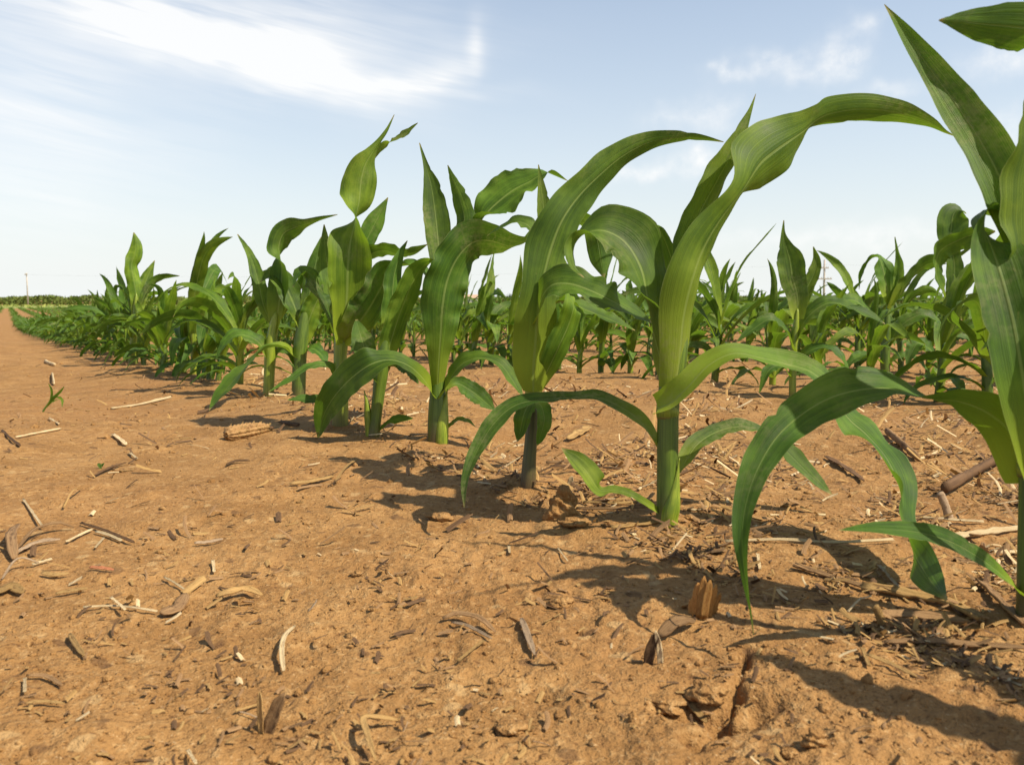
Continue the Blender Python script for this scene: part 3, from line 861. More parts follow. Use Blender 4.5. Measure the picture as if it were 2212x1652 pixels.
hero_leaf(o, b, t, 'R', [(660, 690, 24, 120), (690, 640, 36, 125), (720, 610, 30, 120), (752, 570, 2, 120)], (.02, .04), ruffle=.07)

o, b, t = hero('corn plant with a rolled tassel-like leaf tip reaching right above the row', 580, 850, 1.24)
hero_stalk(o, b, t, [(580, 852, 24), (582, 800, 24), (586, 740, 24), (594, 690, 16)], 'corn_sheath')
hero_leaf(o, b, t, 'R', [(594, 720, 20, 30), (600, 670, 44, 24), (606, 620, 54, 22), (608, 580, 46, 36), (604, 556, 46, 80), (602, 532, 46, 138), (612, 505, 48, 158), (635, 492, 44, 150), (660, 484, 22, 130), (690, 474, 14, 120), (729, 464, 2, 120)], (0, -.01, -.02), n=70, ruffle=.055, phi=(2.2, 1.35, 1.5))
hero_leaf(o, b, t, 'L', [(592, 710, 20, 60), (570, 660, 34, 40), (556, 600, 30, 30), (540, 550, 18, 30), (513, 506, 2, 30)], (.01, .03), ruffle=.07)
hero_leaf(o, b, t, 'L', [(580, 780, 20, 90), (560, 740, 36, 60), (520, 722, 40, 52), (488, 740, 34, 45), (466, 780, 3, 45)], (0, -.04), ruffle=.07)
hero_leaf(o, b, t, 'R', [(586, 790, 18, 80), (606, 756, 30, 55), (628, 765, 26, 50), (640, 800, 3, 50)], (0, -.02), n=30)
hero_leaf(o, b, t, 'R', [(596, 700, 20, 120), (630, 640, 34, 120), (670, 590, 30, 120), (690, 560, 16, 120), (708, 540, 2, 120)], (.01, .02), ruffle=.07)

o, b, t = hero('corn plant with a tall wavy upright leaf, far along the front row', 285, 788)
hero_stalk(o, b, t, [(285, 790, 14), (287, 750, 14), (292, 700, 13), (294, 650, 9)], 'corn_sheath')
hero_leaf(o, b, t, 'R', [(292, 690, 14, 150), (294, 640, 26, 155), (288, 600, 30, 150), (284, 572, 28, 130), (292, 548, 30, 155), (294, 525, 20, 160), (289, 502, 2, 150)], (0, .02), 'corn_leaf_yellow', ruffle=.1)
hero_leaf(o, b, t, 'R', [(294, 690, 14, 150), (304, 640, 28, 150), (318, 600, 24, 150), (334, 563, 2, 140)], (0, .05), 'corn_leaf_yellow')
hero_leaf(o, b, t, 'R', [(294, 680, 14, 110), (322, 620, 22, 120), (350, 600, 22, 120), (388, 596, 2, 120)], (0, .08), ruffle=.06)
hero_leaf(o, b, t, 'L', [(290, 690, 14, 110), (272, 640, 20, 110), (254, 620, 16, 100), (252, 645, 2, 60)], (0, .05))
hero_leaf(o, b, t, 'L', [(286, 730, 14, 80), (262, 690, 24, 62), (228, 690, 22, 60), (200, 715, 2, 60)], (0, -.12), ruffle=.07)
hero_leaf(o, b, t, 'R', [(290, 730, 14, 80), (315, 700, 22, 60), (340, 705, 20, 55), (352, 740, 2, 55)], (0, -.1), ruffle=.07)
hero_leaf(o, b, t, 'L', [(284, 760, 12, 80), (262, 738, 20, 50), (240, 760, 18, 45), (222, 792, 2, 45)], (0, -.15), ruffle=.07)

# --- second row, right: the ones that stand clear
SECOND = 'corn plants of the second row'
o, b, t = hero('second-row corn plant with a pointed paddle-shaped upright leaf and a slim twin', 1712, 862)
o['group'] = SECOND
hero_stalk(o, b, t, [(1712, 864, 16), (1712, 820, 15), (1714, 770, 16), (1718, 720, 15), (1722, 680, 8)], 'corn_sheath')
hero_leaf(o, b, t, 'R', [(1724, 690, 26, 15), (1722, 640, 44, 12), (1712, 600, 58, 10), (1706, 562, 54, 10), (1697, 530, 28, 12), (1692, 505, 10, 14), (1693, 476, 2, 14)], (0, .01), ruffle=.045)
hero_leaf(o, b, t, 'R', [(1726, 680, 18, 30), (1740, 630, 30, 22), (1758, 590, 26, 28), (1764, 562, 16, 25), (1757, 533, 2, 25)], (.005, .02), 'corn_leaf_yellow', ruffle=.06)
hero_leaf(o, b, t, 'R', [(1720, 740, 22, 90), (1740, 690, 34, 64), (1785, 655, 40, 58), (1830, 660, 40, 54), (1876, 680, 30, 50), (1912, 700, 3, 50)], (0, -.03), ruffle=.07)
hero_leaf(o, b, t, 'L', [(1712, 760, 22, 90), (1700, 715, 34, 62), (1665, 690, 34, 58), (1628, 710, 28, 54), (1590, 740, 2, 54)], (0, -.02), ruffle=.07)
hero_leaf(o, b, t, 'R', [(1716, 800, 16, 90), (1745, 760, 30, 60), (1790, 750, 30, 56), (1822, 780, 26, 50), (1838, 830, 2, 50)], (0, -.04), ruffle=.07)
hero_leaf(o, b, t, 'L', [(1710, 820, 12, 90), (1690, 790, 24, 55), (1660, 800, 24, 45), (1640, 850, 2, 45)], (0, -.03), ruffle=.07)

o, b, t = hero('second-row corn plant with a thin spike and a wide leaf bowing out right', 1912, 815)
o['group'] = SECOND
hero_stalk(o, b, t, [(1912, 817, 19), (1912, 770, 20), (1914, 720, 19), (1918, 670, 9)])
hero_leaf(o, b, t, 'L', [(1920, 660, 22, 20), (1916, 620, 46, 15), (1908, 580, 48, 15), (1898, 556, 30, 50), (1880, 560, 30, 110), (1862, 590, 22, 130), (1856, 625, 3, 130)], (0, .02), ruffle=.055)
hero_leaf(o, b, t, 'R', [(1922, 660, 18, 30), (1938, 620, 22, 20), (1942, 575, 20, 20), (1938, 545, 8, 20), (1933, 512, 2, 20)], (-.005, 0), 'corn_leaf_yellow', phi=(2.4, 1.5, 1.6))
hero_leaf(o, b, t, 'R', [(1922, 670, 24, 120), (1945, 630, 48, 125), (1975, 592, 52, 128), (2005, 570, 46, 122), (2045, 564, 34, 118), (2085, 545, 22, 118), (2130, 505, 3, 118)], (0, -.02), ruffle=.07)
hero_leaf(o, b, t, 'R', [(1916, 760, 20, 90), (1940, 710, 34, 60), (1985, 680, 36, 52), (2020, 690, 28, 50), (2040, 720, 3, 50)], (0, -.02), ruffle=.07)
hero_leaf(o, b, t, 'L', [(1910, 740, 22, 90), (1890, 690, 34, 60), (1850, 650, 36, 56), (1806, 655, 34, 52), (1768, 690, 28, 45), (1752, 740, 3, 45)], (0, -.02), ruffle=.07)
hero_leaf(o, b, t, 'L', [(1910, 790, 14, 90), (1880, 765, 24, 60), (1845, 775, 22, 52), (1812, 815, 2, 50)], (0, -.03), ruffle=.07)
hero_leaf(o, b, t, 'R', [(1916, 790, 14, 90), (1945, 768, 22, 60), (1985, 780, 22, 52), (2016, 820, 2, 50)], (0, -.03), ruffle=.07)

o, b, t = hero('second-row corn plant with a bitten ragged top leaf, right of the thin spike', 2032, 832)
o['group'] = SECOND
hero_stalk(o, b, t, [(2032, 835, 18), (2034, 790, 18), (2038, 750, 17), (2046, 700, 14), (2052, 650, 6)], 'corn_sheath')
hero_leaf(o, b, t, 'R', [(2052, 690, 20, 20), (2060, 630, 34, 12), (2062, 580, 34, 12), (2058, 545, 30, 12), (2054, 515, 54, 10), (2056, 485, 62, 10), (2060, 462, 54, 18), (2072, 452, 30, 50), (2086, 462, 6, 80)], (0, .01), ruffle=.07)
hero_leaf(o, b, t, 'L', [(2050, 690, 22, 90), (2040, 640, 30, 60), (2024, 590, 44, 40), (2030, 545, 50, 30), (2070, 520, 50, 30), (2110, 505, 40, 30), (2150, 500, 3, 30)], (-.01, -.04), ruffle=.07)
hero_leaf(o, b, t, 'R', [(2054, 680, 24, 150), (2075, 640, 40, 150), (2096, 600, 44, 145), (2115, 570, 30, 140), (2135, 545, 3, 140)], (0, -.01), 'corn_leaf_yellow', ruffle=.055)
hero_leaf(o, b, t, 'R', [(2052, 700, 26, 120), (2085, 670, 40, 120), (2125, 640, 40, 122), (2165, 610, 26, 122), (2205, 590, 3, 120)], (.01, .02), ruffle=.07)
hero_leaf(o, b, t, 'L', [(2034, 800, 20, 90), (2016, 760, 36, 55), (1985, 740, 38, 45), (1970, 760, 26, 40), (1958, 790, 3, 40)], (0, -.03), ruffle=.07)
hero_leaf(o, b, t, 'R', [(2040, 770, 20, 90), (2065, 730, 30, 60), (2090, 735, 26, 50), (2100, 770, 3, 50)], (0, .02), ruffle=.07)
hero_leaf(o, b, t, 'R', [(2044, 740, 22, 90), (2090, 705, 34, 62), (2140, 700, 36, 52), (2120, 745, 30, 40), (2116, 770, 3, 40)][:3] + [(2180, 720, 26, 50), (2205, 760, 3, 50)], (0, -.05), ruffle=.07)

# ------------------------------------------------------------------ the other corn plants
def gen_leaf(z0, az, L, wmax, e0, e1, pw, twist, n, nw, rg, curl=0.0, ruffle=.05):
    s = np.linspace(0, 1, n)
    e = np.radians(e0 + (e1 - e0) * s ** pw)
    w1, w2 = rg.uniform(0, 6.28, 2)
    e = e + .16 * np.sin(6.28 * 1.3 * s + w1) * s
    a = az + curl * s ** 1.5 + .28 * np.sin(6.28 * 1.1 * s + w2) * s
    d = np.stack([np.cos(e) * np.cos(a), np.cos(e) * np.sin(a), np.sin(e)], 1)
    C = np.vstack([[0, 0, 0], np.cumsum((d[:-1] + d[1:]) / 2 * (L / (n - 1)), axis=0)]) + np.array((0, 0, z0))
    nrm = np.stack([-np.sin(e) * np.cos(a), -np.sin(e) * np.sin(a), np.cos(e)], 1)
    side = np.cross(nrm, d)
    tw = np.radians(twist) * s ** 1.2
    N_ = nrm * np.cos(tw)[:, None] + side * np.sin(tw)[:, None]
    wd = wmax * np.interp(s, [0, .06, .2, .45, .7, .88, 1], [.42, .6, .88, 1, .78, .4, .02])
    return blade(C, N_, wd, phi_of(s, 2.2, .8, 1.0), nw, rg, ruffle)


def gen_plant(seed, n, nw, sides=9, nl=10):
    """parts of one young corn plant in local space: list of (name, verts, faces, uv, material)"""
    rg = np.random.RandomState(seed)
    H = rg.uniform(.072, .108)
    parts = []
    lean = rg.uniform(-.012, .012, 2)
    zc = np.linspace(-.012, H, 8)
    C = np.stack([lean[0] * (zc / H) ** 2, lean[1] * (zc / H) ** 2, zc], 1)
    rad = np.interp(zc, [-.01, .03, H * .7, H], [.0056, .0055, .005, .001])
    parts.append(('stalk', *tube(C, rad, sides), 'corn_stalk' if rg.rand() < .5 else 'corn_sheath'))
    a0 = rg.uniform(0, 6.28)
    wind = 0.75
    for i in range(nl):
        f = i / (nl - 1)
        az = a0 + math.pi * (i % 2) + rg.uniform(-.5, .5)
        az = math.atan2(math.sin(az), math.cos(az) + wind * f)
        z0 = .008 + H * .88 * f ** 1.15
        if f < .36:
            L, w, e0, e1, pw = rg.uniform(.08, .14), rg.uniform(.015, .022), 62, rg.uniform(-85, -35), .8
        elif f < .72:
            L, w, e0, e1, pw = rg.uniform(.14, .225), rg.uniform(.020, .030), rg.uniform(62, 78), rg.uniform(-88, -35), rg.uniform(.9, 1.5)
        else:
            L, w, e0, e1, pw = rg.uniform(.10, .175), rg.uniform(.016, .024), rg.uniform(72, 88), rg.uniform(-60, 62), rg.uniform(1.1, 2.6)
        v, fc, uv = gen_leaf(z0, az, L, w, e0, e1, pw, rg.uniform(-110, 110) * (.4 + .6 * f), n, nw, rg, rg.uniform(-.7, .7), rg.uniform(.03, .1))
        k = np.interp(np.array([z0]), zc, np.arange(8))[0] / 7
        v = v + np.array((lean[0] * k * k, lean[1] * k * k, 0))
        parts.append(('leaf', v, fc, uv, 'corn_leaf_yellow' if (f > .5 and rg.rand() < .55) else 'corn_leaf'))
    return parts


def merged(parts):
    V, F, UV, o = [], [], [], 0
    for nm, v, f, uv, m in parts:
        V.append(v); UV.append(uv)
        F += [[i + o for i in ff] for ff in (f.tolist() if isinstance(f, np.ndarray) else f)]
        o += len(v)
    return np.vstack(V), F, np.vstack(UV)


NEAR_VAR = []
for s in range(18):
    ps = gen_plant(100 + s, 22, 7)
    NEAR_VAR.append([(nm, mesh_data(nm, v, f, m, uv)) for nm, v, f, uv, m in ps])
MID_VAR = []
for s in range(18):
    v, f, uv = merged(gen_plant(100 + s, 13, 5, 6))
    MID_VAR.append(mesh_data('corn_plant', v, f, 'corn_leaf_far', uv))
FAR_VAR = []
for s in range(16):
    v, f, uv = merged(gen_plant(300 + s, 6, 3, 4, 7) if s < 8 else [q for q in gen_plant(300 + s, 4, 2, 3, 6)])
    q = np.array([ff for ff in f if len(ff) == 4])
    FAR_VAR.append((v, q, uv))

prg = np.random.RandomState(21)
HERO_XY = [np.array(ob.location[:2]) for ob in COL.objects if ob.name.startswith('corn_plant') and ob.parent is None]


def row_shift(s):
    return 0.10 * np.clip((s - 3) / 14, 0, 1) * -1


cand = []
for k in range(-5, 70):
    s = -1.0 + prg.uniform(0, .14)
    while s < 26.0:
        n = ROW_1 + k * ROW_D + row_shift(s) * (k <= 1) + prg.normal(0, .012)
        p = ROW_U * s + ROW_N * n
        d = math.hypot(*p)
        s += prg.uniform(.065, .115) if k == 0 else prg.uniform(.075, .13)
        if prg.rand() < .03:
            continue
        if p[1] < .30 or abs(p[0] / p[1]) > .88 or d > 26 or (d > 12 and k > 2 and prg.rand() < .35):
            continue
        if k == 0 and (p[1] < 1.16 or min(np.hypot(*(p - h)) for h in HERO_XY) < .065):
            continue
        if k == 1 and abs(p[0] / p[1]) < .75 and min(np.hypot(*(p - h)) for h in HERO_XY) < .115:
            continue
        cand.append((d, k, p, abs(p[0] / p[1]) < .64))
cand.sort(key=lambda c: c[0])
ORD = ['first', 'second', 'third', 'fourth', 'fifth', 'sixth', 'seventh', 'eighth', 'ninth', 'tenth', 'eleventh', 'twelfth', 'thirteenth', 'fourteenth', 'fifteenth',
       'sixteenth', 'seventeenth', 'eighteenth', 'nineteenth', 'twentieth']
count = 0
seen = {}
rest = []
N_IND = 284
for d, k, p, inframe in cand:
    if not inframe or count >= N_IND or d > 9:
        rest.append((d, k, p))
        continue
    count += 1
    z = gz(p[0], p[1])
    vi = prg.randint(18)
    sc = prg.uniform(.78, 1.2) * (1.12 if k == 0 else (1.14 if k == 1 else 1.12))
    if k == 1 and min(np.hypot(*(p - h)) for h in HERO_XY) < .22: sc *= .74
    near = d < 2.6 and (k <= 3)
    if near:
        o = empty('corn_plant', (p[0], p[1], z))
        for nm, me in NEAR_VAR[vi]:
            c = bpy.data.objects.new(nm, me)
            c.parent = o
            COL.objects.link(c)
    else:
        o = bpy.data.objects.new('corn_plant', MID_VAR[vi])
        o.location = (p[0], p[1], z)
        COL.objects.link(o)
    o.rotation_euler = (prg.normal(0, .05), prg.normal(.05, .06), prg.normal(0, .45))
    o.scale = (sc, sc, sc * prg.uniform(.92, 1.1))
    seen[k] = seen.get(k, 0) + 1
    i = seen[k]
    if k == 0:
        if i <= 20:
            lb = 'front-row corn plant, %s beyond the plant with the rolled leaf tip' % ORD[i - 1]
        else:
            lb = 'small far corn plant in the crowded far end of the front row'
        gr = FRONT if i <= 20 else 'far end of the front row'
    elif k == 1:
        if i <= 20:
            lb = 'corn plant in the second row, %s from the right end, nearest plants first' % ORD[i - 1]
            gr = 'corn plants of the second row'
        else:
            lb = 'small corn plant further along the second row, behind the front plants'
            gr = 'far end of the second row'
    elif k == -1:
        lb = 'tiny corn plant in the row at the left edge'; gr = 'row at the left edge'
    elif k in (2, 3, 4):
        if i <= 12:
            lb = 'corn plant in the %s row, %s from its right end' % (ORD[k], ORD[i - 1]); gr = 'corn plants of the %s row' % ORD[k]
        else:
            lb = 'small corn plant in the %s row, beyond the twelfth from its right end' % ORD[k]; gr = 'far part of the %s row' % ORD[k]
    else:
        lb = 'small distant corn plant in the rows behind the fifth'; gr = 'corn plants of the rows behind the fifth'
    tag(o, lb, 'corn plant', gr)

# the row goes on past the right edge; these two shade the near corner
for (x_, y_), vi in (((.252, .195), 3), ((.335, .06), 7)):
    o = empty('corn_plant', (x_, y_, gz(x_, y_)))
    for nm, me in NEAR_VAR[vi]:
        c = bpy.data.objects.new(nm, me)
        c.parent = o
        COL.objects.link(c)
    o.scale = (1.1, 1.1, 1.15)
    o.rotation_euler = (0, 0, 1.45)
    tag(o, 'corn plant just past the right edge whose shadow darkens the %s corner' % ('bottom right' if vi == 3 else 'lowest right'), 'corn plant', FRONT)

# everything smaller than those: one crop
for k in range(-14, 60):
    s = 26.0
    while s < 105.0:
        n = ROW_1 + k * ROW_D + row_shift(s) * (k <= 1)
        p = ROW_U * s + ROW_N * n
        s += prg.uniform(.42, .62) if s < 50 else prg.uniform(.8, 1.3)
        if p[1] < 10 or abs(p[0] / p[1]) > .85 or math.hypot(*p) > 105:
            continue
        rest.append((math.hypot(*p), k, p))
V, F, UV, off = [], [], [], 0
RZ = ground(np.array([q[2][0] for q in rest]), np.array([q[2][1] for q in rest]))
for (d, k, p), z in zip(rest, RZ):
    v, q, uv = FAR_VAR[prg.randint(8) + (0 if d < 9 else 8)]
    a = prg.uniform(0, 6.28); sc = prg.uniform(.85, 1.15); wx = 1.0
    if d > 12: wx = 1.25
    if d > 26: wx = 1.7
    if d > 50: wx = 2.4
    ca, sa = math.cos(a), math.sin(a)
    w_ = np.stack([(v[:, 0] * ca - v[:, 1] * sa) * wx, (v[:, 0] * sa + v[:, 1] * ca) * wx, v[:, 2]], 1) * sc
    V.append(w_ + np.array((p[0], p[1], z))); F.append(q + off); UV.append(uv)
    off += len(v)
o = mesh_obj('corn_crop', np.vstack(V), np.vstack(F), 'corn_leaf_far', None, np.vstack(UV))
tag(o, 'green mass of young corn in the distant rows', None, None, 'stuff')

# ------------------------------------------------------------------ dry litter on the soil
srg = np.random.RandomState(77)


def strip_mesh(C, up, wd, thick, bend, rg, nw=5, fray=0.0):
    """flat curled strip with real thickness"""
    n = len(C)
    v1, f1, uv1 = blade(C, up, wd, np.full(n, bend), nw, rg, .06, 0.0)
    T = unit(np.gradient(C, axis=0))
    upn = unit(up - (up * T).sum(1, keepdims=True) * T)
    v2 = v1 - np.repeat(upn, nw, axis=0) * thick
    V = np.vstack([v1, v2]); UV = np.vstack([uv1, uv1])
    m = n * nw
    F = f1.tolist() + (f1[:, ::-1] + m).tolist()
    ring = [i * nw for i in range(n)] + [(n - 1) * nw + j for j in range(1, nw)] + [i * nw + nw - 1 for i in range(n - 2, -1, -1)] + [j for j in range(nw - 2, 0, -1)]
    for a, b_ in zip(ring, ring[1:] + ring[:1]):
        F.append([a, b_, b_ + m, a + m])
    return V, F, UV


def litter(name, px, wpx, mat, label, cat, kind='strip', lift=.0015, bend=1.2, up=False, group=None, arch=0.0, tilt=0.0):
    """a dry piece that lies on the soil (or stands up from it when up is set)"""
    if px[0][1] > 1230 and not up and px[0][0] < 1450: wpx *= .72
    b, t = hit(*px[0])
    P = []
    for i, (x, y) in enumerate(px):
        if up:
            p = at(x, y, t) if i else b - np.array((0, 0, .003))
        else:
            p, _ = hit(x, y)
            p = p + np.array((0, 0, lift + arch * math.sin(math.pi * i / max(1, len(px) - 1))))
        P.append(p)
    P = np.array(P)
    q, L = spline(P, 14)
    w = wpx * t / FPX
    if kind == 'stem':
        rad = w / 2 * np.interp(np.linspace(0, 1, 14), [0, .05, .5, .95, 1], [.92, 1, .9, .96, .85]) * (1 + .05 * srg.randn(14))
        if not up:
            q[:, 2] += w * .35
        if w < .006 and not up:
            q[:, 2] -= w * .2
            V, F, UV = strip_mesh(q, np.tile(np.array((.1, -.6, 1.0)), (14, 1)), rad * 1.7 * (1 + .12 * srg.randn(14)), w * .28, 1.5, srg)
        else:
            V, F, UV = tube(q, rad * (1 + .04 * srg.randn(14)), 11, .72)
    else:
        if up:
            nrm = np.tile(np.array((-.25 + tilt, -1.0, .1)), (14, 1))
        else:
            nrm = np.tile(np.array((tilt, -.45, 1.0)), (14, 1))
            q[:, 2] += w * .16
        wd = w * np.interp(np.linspace(0, 1, 14), [0, .12, .5, .85, 1], [.45, .9, 1, .85, .25])
        V, F, UV = strip_mesh(q, nrm, wd, min(.0007, w * .15), bend, srg)
    o = mesh_obj(name, V - b, F, mat, None, UV)
    o.location = tuple(b)
    tag(o, label, cat, group)
    return o


S, D = 'strip', 'stem'
litter('straw_stem', [(243, 885), (285, 879), (325, 871), (370, 860)], 9, 'straw_pale', 'thick pale stem in two joints left of the corn row, below the weed', 'straw', D)
litter('straw_stem', [(35, 948), (85, 938), (132, 929)], 6, 'straw_pale', 'thin pale stem lying level near the left edge', 'straw', D)
litter('straw_stem', [(244, 942), (258, 952), (272, 964)], 9, 'straw_pale', 'short bright stem slanting down below the thick pale stem', 'straw', D)
litter('straw_stem', [(280, 982), (296, 995)], 6, 'straw_pale', 'tiny bright stem bit below the slanting one', 'straw', D)
litter('twig', [(4, 933), (22, 950), (43, 967)], 6, 'straw_dark', 'dark twig slanting down at the left edge', 'twig', D)
litter('straw_stem', [(98, 783), (108, 788), (119, 791)], 7, 'straw_pale', 'short pale stem high on the left furrow', 'straw', D)
litter('straw_stem', [(113, 810), (117, 833)], 6, 'straw_pale', 'pale stem pointing at the viewer on the left furrow', 'straw', D)
litter('straw_stem', [(106, 906), (127, 919)], 5, 'straw_pale', 'pale splinter just below the green weed', 'straw', D)
litter('twig', [(604, 914), (624, 919), (645, 922)], 11, 'straw_dark', 'stubby dark stick just right of the corn cob', 'twig', D)
litter('dry_leaf', [(206, 1032), (240, 1016), (273, 1004)], 9, 'straw_dark', 'dark curled leaf strip in the left middle of the bare soil', 'dry leaf', S, bend=2.2)
litter('dry_leaf', [(489, 1009), (512, 1001), (540, 1000)], 8, 'straw_dark', 'small dark bent strip below the corn cob', 'dry leaf', S, bend=2)
litter('dry_leaf', [(420, 1180), (450, 1178), (482, 1171)], 10, 'straw_grey', 'narrow curled strip with a dark underside in the left foreground', 'dry leaf', S, bend=1.8)
litter('twig', [(175, 1135), (230, 1153), (288, 1177)], 8, 'straw_dark', 'long dark twig beside the litter pile at the left', 'twig', D)
litter('straw_stem', [(206, 1154), (235, 1162), (262, 1174)], 8, 'straw_pale', 'pale straw right under the long dark twig', 'straw', D)
litter('straw_stem', [(145, 1176), (172, 1162), (200, 1149)], 8, 'straw_pale', 'pale straw leaning up right in the left litter pile', 'straw', D)
litter('straw_stem', [(138, 1102), (158, 1080), (177, 1059)], 5, 'straw_gold', 'thin straw leaning up right above the left litter pile', 'straw', D, arch=.004)
litter('straw_stem', [(206, 1189), (225, 1167)], 6, 'straw_pale', 'short straw below the pale straw of the left pile', 'straw', D)
litter('straw_stem', [(50, 1083), (70, 1112), (93, 1144)], 6, 'straw_pale', 'thin pale straw slanting down into the left litter pile', 'straw', D)
litter('dry_leaf', [(32, 1215), (26, 1180), (40, 1140)], 24, 'straw_brown', 'wide brown leaf scrap standing at the left edge', 'dry leaf', S, bend=.8, arch=.004)
litter('dry_leaf', [(40, 1190), (75, 1166), (125, 1150), (160, 1146)], 11, 'straw_brown', 'brown husk bow over the left litter pile', 'dry leaf', S, bend=1.6, arch=.004)
litter('dry_leaf', [(30, 1205), (80, 1180), (130, 1172)], 14, 'straw_grey', 'grey husk strand at the foot of the left litter pile', 'dry leaf', S, bend=1.6)
litter('straw_stem', [(71, 1226), (113, 1214)], 8, 'straw_pale', 'white straw piece below the left litter pile', 'straw', D)
litter('dry_leaf', [(5, 1258), (40, 1232), (85, 1222)], 10, 'straw_grey', 'grey bowed husk at the left edge under the pile', 'dry leaf', S, bend=1.8, arch=.004)
litter('dry_leaf', [(90, 1245), (120, 1250), (150, 1246)], 16, 'straw_gold', 'golden husk flake under the white straw piece', 'dry leaf', S, bend=1.4)
litter('dry_leaf', [(193, 1232), (220, 1234), (246, 1238)], 12, 'straw_red', 'reddish leaf flake in the left foreground', 'dry leaf', S, bend=.8)
litter('dry_leaf', [(-5, 1290), (25, 1278), (50, 1290)], 34, 'straw_gold', 'orange husk flake cut by the left edge', 'dry leaf', S, bend=1.0)
litter('dry_leaf', [(120, 1290), (150, 1285), (190, 1278)], 14, 'straw_gold', 'thin golden flake below the reddish one', 'dry leaf', S, bend=1.2)
litter('straw_stem', [(354, 1253), (378, 1266), (404, 1284)], 8, 'straw_pale', 'thin pale straw above the flat brown leaf', 'straw', D)
litter('straw_stem', [(460, 1217), (463, 1242)], 9, 'straw_pale', 'short upright-looking pale chip beside the narrow curled strip', 'straw', D)
litter('dry_leaf', [(626, 1051), (670, 1046), (722, 1034)], 12, 'straw_gold', 'flat golden husk strip between the cob and the purple-footed plant', 'dry leaf', S, bend=1.0)
litter('straw_stem', [(725, 1046), (748, 1022), (772, 996)], 7, 'straw_gold', 'thin straw leaning right from the golden husk strip', 'straw', D, arch=.003)
litter('straw_stem', [(180, 1319), (240, 1316), (290, 1320), (340, 1328)], 9, 'straw_pale', 'long level pale straw crossed by a short one in the left foreground', 'straw', D)
litter('straw_stem', [(240, 1305), (256, 1318), (271, 1332)], 9, 'straw_pale', 'short straw that crosses the long level one', 'straw', D, lift=.003)
litter('dry_leaf', [(350, 1336), (385, 1322), (400, 1292)], 44, 'straw_brown', 'flat square-ended brown leaf in the left foreground', 'dry leaf', S, bend=.5)
litter('dry_leaf', [(613, 1458), (609, 1425), (616, 1392), (638, 1360)], 18, 'straw_pale', 'curved pale husk sliver in the middle foreground', 'dry leaf', S, bend=1.4, arch=.002)
litter('corn_stub', [(565, 1584), (563, 1540), (561, 1494)], 17, 'straw_gold', 'golden stem stub standing upright in the lower left foreground', 'stub', S, up=True, bend=2.2)
litter('dry_leaf', [(572, 1584), (592, 1540), (612, 1498)], 30, 'straw_brown', 'dark leaf flap leaning beside the upright golden stub', 'dry leaf', S, up=True, bend=1.2)
litter('straw_stem', [(508, 1545), (535, 1538), (560, 1530)], 10, 'straw_gold', 'golden splinter left of the upright golden stub', 'straw', D)
litter('straw_stem', [(54, 1503), (54, 1474)], 14, 'straw_pale', 'bright white chip near the lower left corner', 'straw', D)
litter('dry_leaf', [(151, 1378), (165, 1402), (182, 1426)], 18, 'straw_gold', 'golden husk sliver slanting down in the left foreground', 'dry leaf', S)
litter('dry_leaf', [(56, 1529), (95, 1525), (140, 1529)], 12, 'straw_gold', 'level golden strip above the lower left corner', 'dry leaf', S)
litter('dry_leaf', [(60, 1468), (100, 1470), (135, 1490)], 14, 'straw_brown', 'brown flake behind the bright white chip', 'dry leaf', S)
litter('straw_stem', [(406, 1630), (424, 1660)], 12, 'straw_pale', 'pale straw end cut by the bottom edge', 'straw', D)
litter('dry_leaf', [(466, 1298), (498, 1294), (534, 1288), (566, 1294)], 26, 'straw_gold', 'crumpled golden husk hump lying in the left foreground', 'dry leaf', S, bend=1.8, arch=.0015)
litter('dry_leaf', [(956, 1345), (990, 1340), (1035, 1350), (1070, 1374)], 20, 'straw_brown', 'curled dark brown leaf in the centre foreground', 'dry leaf', S, bend=1.8, arch=.0012)
litter('dry_leaf', [(975, 1352), (1010, 1360), (1062, 1388)], 12, 'straw_grey', 'grey fibre strip under the curled dark leaf', 'dry leaf', S)
litter('straw_stem', [(989, 1437), (1015, 1415), (1045, 1392)], 13, 'straw_gold', 'flat golden straw below the curled dark leaf', 'straw', D)
litter('dry_leaf', [(1126, 1344), (1140, 1382), (1155, 1424)], 20, 'straw_grey', 'grey fibrous strip pointing at the viewer in the centre foreground', 'dry leaf', S, bend=1.0)
litter('dry_leaf', [(860, 1566), (820, 1574), (786, 1582), (794, 1612), (812, 1655)], 20, 'straw_gold', 'thin bent husk ribbon by the bottom edge, left of centre', 'dry leaf', S, arch=.003)
litter('dry_leaf', [(1398, 1432), (1406, 1400), (1420, 1366)], 26, 'straw_dark', 'standing dark husk with a pale rim, in the shadow loop', 'dry leaf', S, up=True, bend=1.8)
litter('dry_leaf', [(1428, 1432), (1424, 1398), (1416, 1362)], 14, 'straw_pale', 'pale split side of the standing dark husk', 'dry leaf', S, up=True, bend=1.0)
litter('straw_stem', [(1352, 1428), (1372, 1412), (1392, 1404)], 8, 'straw_brown', 'brown splinter left of the standing dark husk', 'twig', D)
litter('dry_leaf', [(1425, 1385), (1460, 1372), (1500, 1350)], 44, 'straw_brown', 'broad brown leaf flake right of the standing dark husk', 'dry leaf', S, bend=.8, arch=.003)
litter('straw_stem', [(1205, 1190), (1226, 1218)], 4, 'straw_pale', 'white needle of straw below the tall clod', 'straw', D)
litter('straw_stem', [(1099, 1186), (1101, 1200)], 7, 'straw_pale', 'tiny white chip left below the tall clod', 'straw', D)
